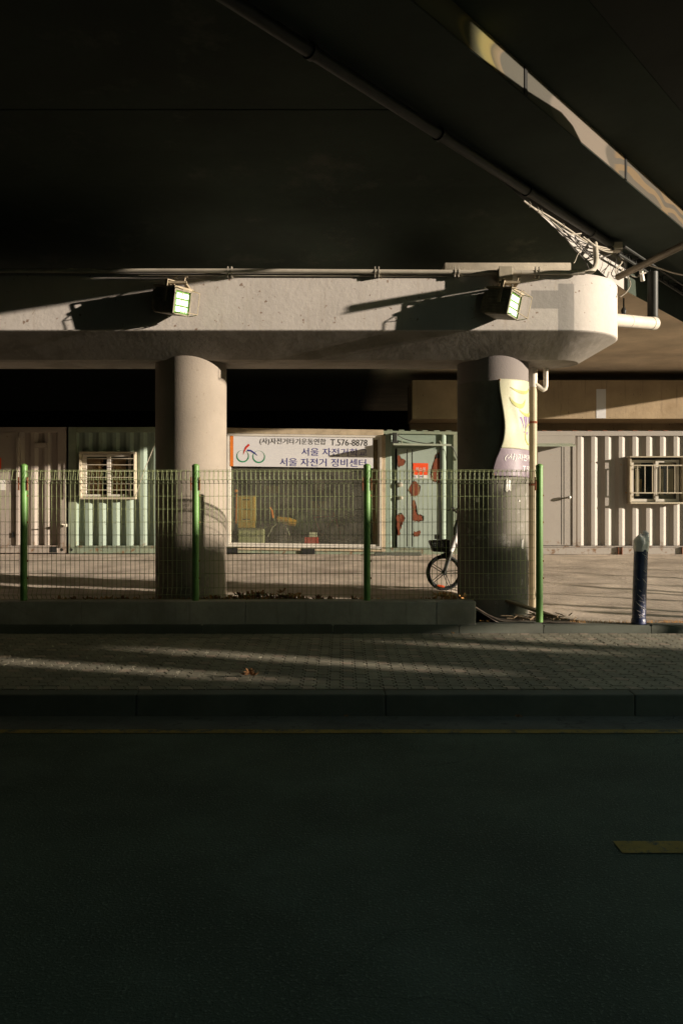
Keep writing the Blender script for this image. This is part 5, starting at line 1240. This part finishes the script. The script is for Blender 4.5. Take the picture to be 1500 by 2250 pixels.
def one_leaf(p, s, lb, mi=0, n_=2, grp='single dry leaves lying about'):
    bm = nb()
    for k in range(n_): leaf(bm, Vector(p) + Vector((random.uniform(-.4, .4) * s, random.uniform(-.2, .2) * s, .012 + .01 * k)), s, random.uniform(0, 6), .5, random.uniform(-.35, .35), mi)
    tag(obj('dry_leaf', bm, [M['leaf'], M['leaf2']], origin=tuple(p)), lb, 'leaf', grp)
Yl = F * (EYE - .185) / (1490 - HOR)
one_leaf((ax(548, Yl), Yl, .19), .105, 'curled brown leaf lying on the paving near the road kerb', 0, 3)
for px, lb in ((760, 'small brown leaf in the gutter below the middle of the kerb'), (1133, 'small brown leaf in the gutter towards the right'), (1142, 'flat leaf lying beside another in the right gutter')):
    one_leaf((ax(px, 6.72), 6.72, .006), .05, lb, 0, 1)
for px, py, lb in ((1060, 1360, 'pale leaf on the kerb end just past the low wall'), (1075, 1357, 'pale leaf lying against the foot of the right column'), (985, 1385, 'tiny pale leaf at the edge of the paving below the wall end')):
    q = at(px, py, 9.9); one_leaf((q.x, 9.88 if py < 1370 else 9.62, .29 if py < 1370 else .19), .06, lb, 1, 1)
# twigs and scraps at the foot of the end post
bm = nb()
for k in range(40):
    x = random.uniform(2.05, 2.75); y = random.uniform(10.0, 10.35); z = yardz(x, y) + .035 + random.random() * .03; a = random.uniform(0, 3.14); L = random.uniform(.05, .22)
    tube(bm, [(x, y, z), (x + L * math.cos(a), y + L * .4 * math.sin(a), z + random.uniform(-.01, .04))], random.uniform(.003, .009), 5)
o = obj('twigs', bm, M['wood'], kind='stuff', origin=(2.3, 10.1, .3)); tag(o, 'dry twigs and scraps at the foot of the fence end post', 'twigs')
bm = nb(); box(bm, -.33, .33, -.05, .05, -.015, .015, .004)
ob_ = obj('scrap_plank', bm, M['wood']); ob_.location = (2.33, 10.42, yardz(2.33, 10.42) + .12); ob_.rotation_euler = (.1, .32, -.25)
tag(ob_, 'short dark plank leaning between drain pipe and end post', 'plank')
bm = nb()
for k in range(700):
    x = random.uniform(2.7, 5.6); y = 10.06 + abs(random.gauss(0, .05)); z = yardz(x, y) - .01
    tube(bm, [(x, y, z), (x + random.uniform(-.03, .03), y + random.uniform(-.02, .02), z + random.uniform(.015, .05))], [.003, .0008], 3, cap=False)
o = obj('dry_grass', bm, M['leaf2'], kind='stuff', origin=(4, 10.06, .28)); tag(o, 'strip of short dry grass along the kerb at right', 'grass')
bm = nb(); box(bm, ax(822, 17.1), ax(925, 17.1), 17.0, 17.25, yardz(1, 17.1) + .0, yardz(1, 17.1) + .05, .008)
tag(obj('threshold_step', bm, M['kerb'], origin=(1.2, 17.1, .55)), 'flat grey stone step in front of the peeling shop door', 'step')

# ------------------------------------------------------------------ added out of frame across the street: blockers shading the lower half of the place
def uw(u, s, z): 
    p_ = U * u + S * s; return Vector((p_.x, p_.y, z))
stencil_root = thing('street_building', 'plain plastered building across the street, far right of the viaduct', 'building', tuple(uw(0, 30, 0)))  # added stencil: walls and slits cut to the outline of the sun streaks
s0, s1 = 26.0, 26.4
def up_(wv): return wv + TAU * s0
def stencil_piece(poly, nm, m='brick'):
    bm = nb(); prism(bm, [(u, z) for u, z in poly], lambda u, z, d: uw(u, d, z), s0, s1); obj(nm, bm, M[m], stencil_root)
stencil_piece([(-22, 0), (6.72, 0), (6.72, up_(.66)), (6.75, up_(1.3)), (6.75, 14), (-22, 14)], 'main_wall')
stencil_piece([(6.72, 0), (6.92, 0), (6.92, up_(.64)), (6.72, up_(.66))], 'gate_wall')
stencil_piece([(6.92, 0), (7.50, 0), (7.52, up_(.37)), (7.69, up_(1.0)), (7.69, up_(3.6)), (6.96, up_(4.1)), (6.95, up_(1.3)), (6.92, up_(.64))], 'pier_wall')
stencil_piece([(7.50, 0), (7.74, 0), (7.75, up_(.35)), (7.52, up_(.37))], 'low_gate')
stencil_piece([(7.69, up_(1.0)), (7.92, up_(.92)), (7.92, up_(3.3)), (7.69, up_(3.6))], 'lintel')
stencil_piece([(7.74, 0), (8.85, 0), (8.85, up_(2.2)), (8.35, up_(2.62)), (7.92, up_(3.0)), (7.92, up_(.92)), (7.75, up_(.35))], 'annex_wall')
stencil_piece([(8.85, 0), (9.04, 0), (9.04, up_(.2)), (8.85, up_(.2))], 'annex_sill')
stencil_piece([(8.85, up_(.60)), (9.04, up_(.54)), (9.04, up_(2.1)), (8.85, up_(2.2))], 'annex_lintel')
stencil_piece([(9.04, 0), (9.40, 0), (9.42, up_(.46)), (10.06, up_(.54)), (10.12, up_(.66)), (10.06, up_(1.35)), (9.92, up_(1.9)), (9.5, up_(2.0)), (9.04, up_(2.12))], 'annex_end')
bm = nb(); box(bm, -45, 7, -12, -7, 0, 15)  # added to block sky light from behind the camera
tag(obj('opposite_building', bm, M['dark_brick'], origin=(-20, -7, 0)), 'long plain building behind the camera across the street', 'building')
bm = nb(); box(bm, -34, -24, -4.5, 29, 0, 12)  # added to block sky light from the left
tag(obj('side_building', bm, M['dark_brick'], origin=(-24, 10, 0)), 'plain building closing the view far to the left', 'building')
bm = nb(); prism(bm, [(3.0, 8.9), (10.0, 8.9), (10.0, 10), (3.0, 10)], lambda o, z, d: lo(d, o, z), -30, 45)  # added slab, blocks sky light from above
tag(obj('second_viaduct', bm, M['girder'], origin=(6, 0, 8.7)), 'higher second viaduct deck passing over the street out of frame', 'bridge deck')
cb2 = thing('city_block', 'long row of city buildings far away below the low sun', 'building', tuple(uw(20, 120, 0)))  # added blocks that hide the bright horizon under the sun
for (ua, ub, h_) in ((-60, -20, 17.5), (-19, 6, 16.5), (7, 22, 15.5), (24, 48, 17), (50, 90, 16)):
    bm = nb(); prism(bm, [(ua, 0), (ub, 0), (ub, h_), (ua, h_)], lambda u, z, d: uw(u, d, z), 120, 132); obj('building_wing', bm, M['dark_brick'], cb2)
# added unseen saplings: trunks placed to stripe the yard and shade the right column
def shade_sapling(u, s, h, r0, lb, seed, lean_=0.0):
    random.seed(seed)
    t = thing('bare_tree', lb, 'tree', tuple(uw(u, s, 0)), 'bare street trees out of frame')
    bm = nb(); P = uw(u, s, 0)
    pts = [P + U * (lean_ * k / 5 + random.uniform(-.03, .03)) + Vector((0, 0, h * k / 5)) for k in range(6)]
    tube(bm, pts, [1.6 * r0 * (1 - .12 * k) for k in range(6)], 8); obj('trunk', bm, M['bark'], t)
    bm = nb()
    for k in range(5):
        q = pts[random.randint(2, 5)]; a = random.uniform(-.9, .9); L = random.uniform(.2, .5)
        d = U * math.sin(a) + Vector((0, 0, .5 * math.cos(a))) + S * random.uniform(-.4, .4)
        m_ = q + d * L * .5; e_ = q + d * L + Vector((0, 0, random.uniform(-.05, .15))); tube(bm, [q, m_, e_], [.012, .008, .004], 5)
        for j in range(3):
            d2 = d + U * random.uniform(-.6, .6) + Vector((0, 0, random.uniform(-.3, .3))); tube(bm, [m_.lerp(e_, .3 * j), m_.lerp(e_, .3 * j) + d2 * .3], [.008, .003], 4)
    obj('crown', bm, M['bark'], t)
for i, (u, s, wt, r0, ln) in enumerate(((10.57, 9, 2.0, .038, .0), (10.98, 9, .16, .05, .04), (11.3, 8, .30, .11, .03), (11.72, 9.5, .5, .07, -.06), (12.36, 8.5, .45, .035, .05), (12.80, 9, .3, .06, 0.0), (12.98, 10, .5, .07, .04), (13.55, 8, .35, .03, -.05), (14.15, 10, .45, .06, .05), (15.2, 9, .4, .05, .04))):
    shade_sapling(u, s, wt + TAU * s, r0, ['tallest bare sapling, standing right at the pavement edge out of frame', 'bare sapling nearest the road, out of frame at right', 'thicker bare sapling just behind the road side one', 'bare sapling leaning left, third from the road', 'thin bare sapling standing fourth from the road', 'stoutest bare tree trunk in the out of frame row', 'bare sapling beyond the stoutest trunk', 'very thin bare sapling deep in the row', 'medium bare sapling near the far end of the row', 'last bare sapling of the row, farthest from the road'][i], i + 30, ln)
random.seed(99)
ev = thing('evergreen_shrub', 'dense evergreen shrub on a short stem, out of frame at right', 'shrub', tuple(uw(10.55, 22, 0)))  # added shrub, crown shaped to shade the right column's foot
bm = nb(); tube(bm, [uw(10.6, 22, 0), uw(10.58, 22, 2.5), uw(10.6, 22, .8 + TAU * 22)], [.06, .05, .03], 8); obj('trunk', bm, M['bark'], ev)
bm = nb()
for k in range(1700):
    a = random.uniform(0, 6.283); rr = math.sqrt(random.random())
    u_ = 10.70 + .36 * rr * math.cos(a); w_ = .84 + .46 * rr * math.sin(a); s_ = 22 + random.uniform(-.5, .5)
    q = uw(u_, s_, w_ + TAU * 22); d1 = Vector((random.gauss(0, 1), random.gauss(0, 1), random.gauss(0, 1))).normalized() * .07; d2 = d1.orthogonal().normalized() * .035
    bm.faces.new([bm.verts.new(q + d1), bm.verts.new(q + d2), bm.verts.new(q - d1), bm.verts.new(q - d2)])
obj('crown', bm, M['foliage'], ev)
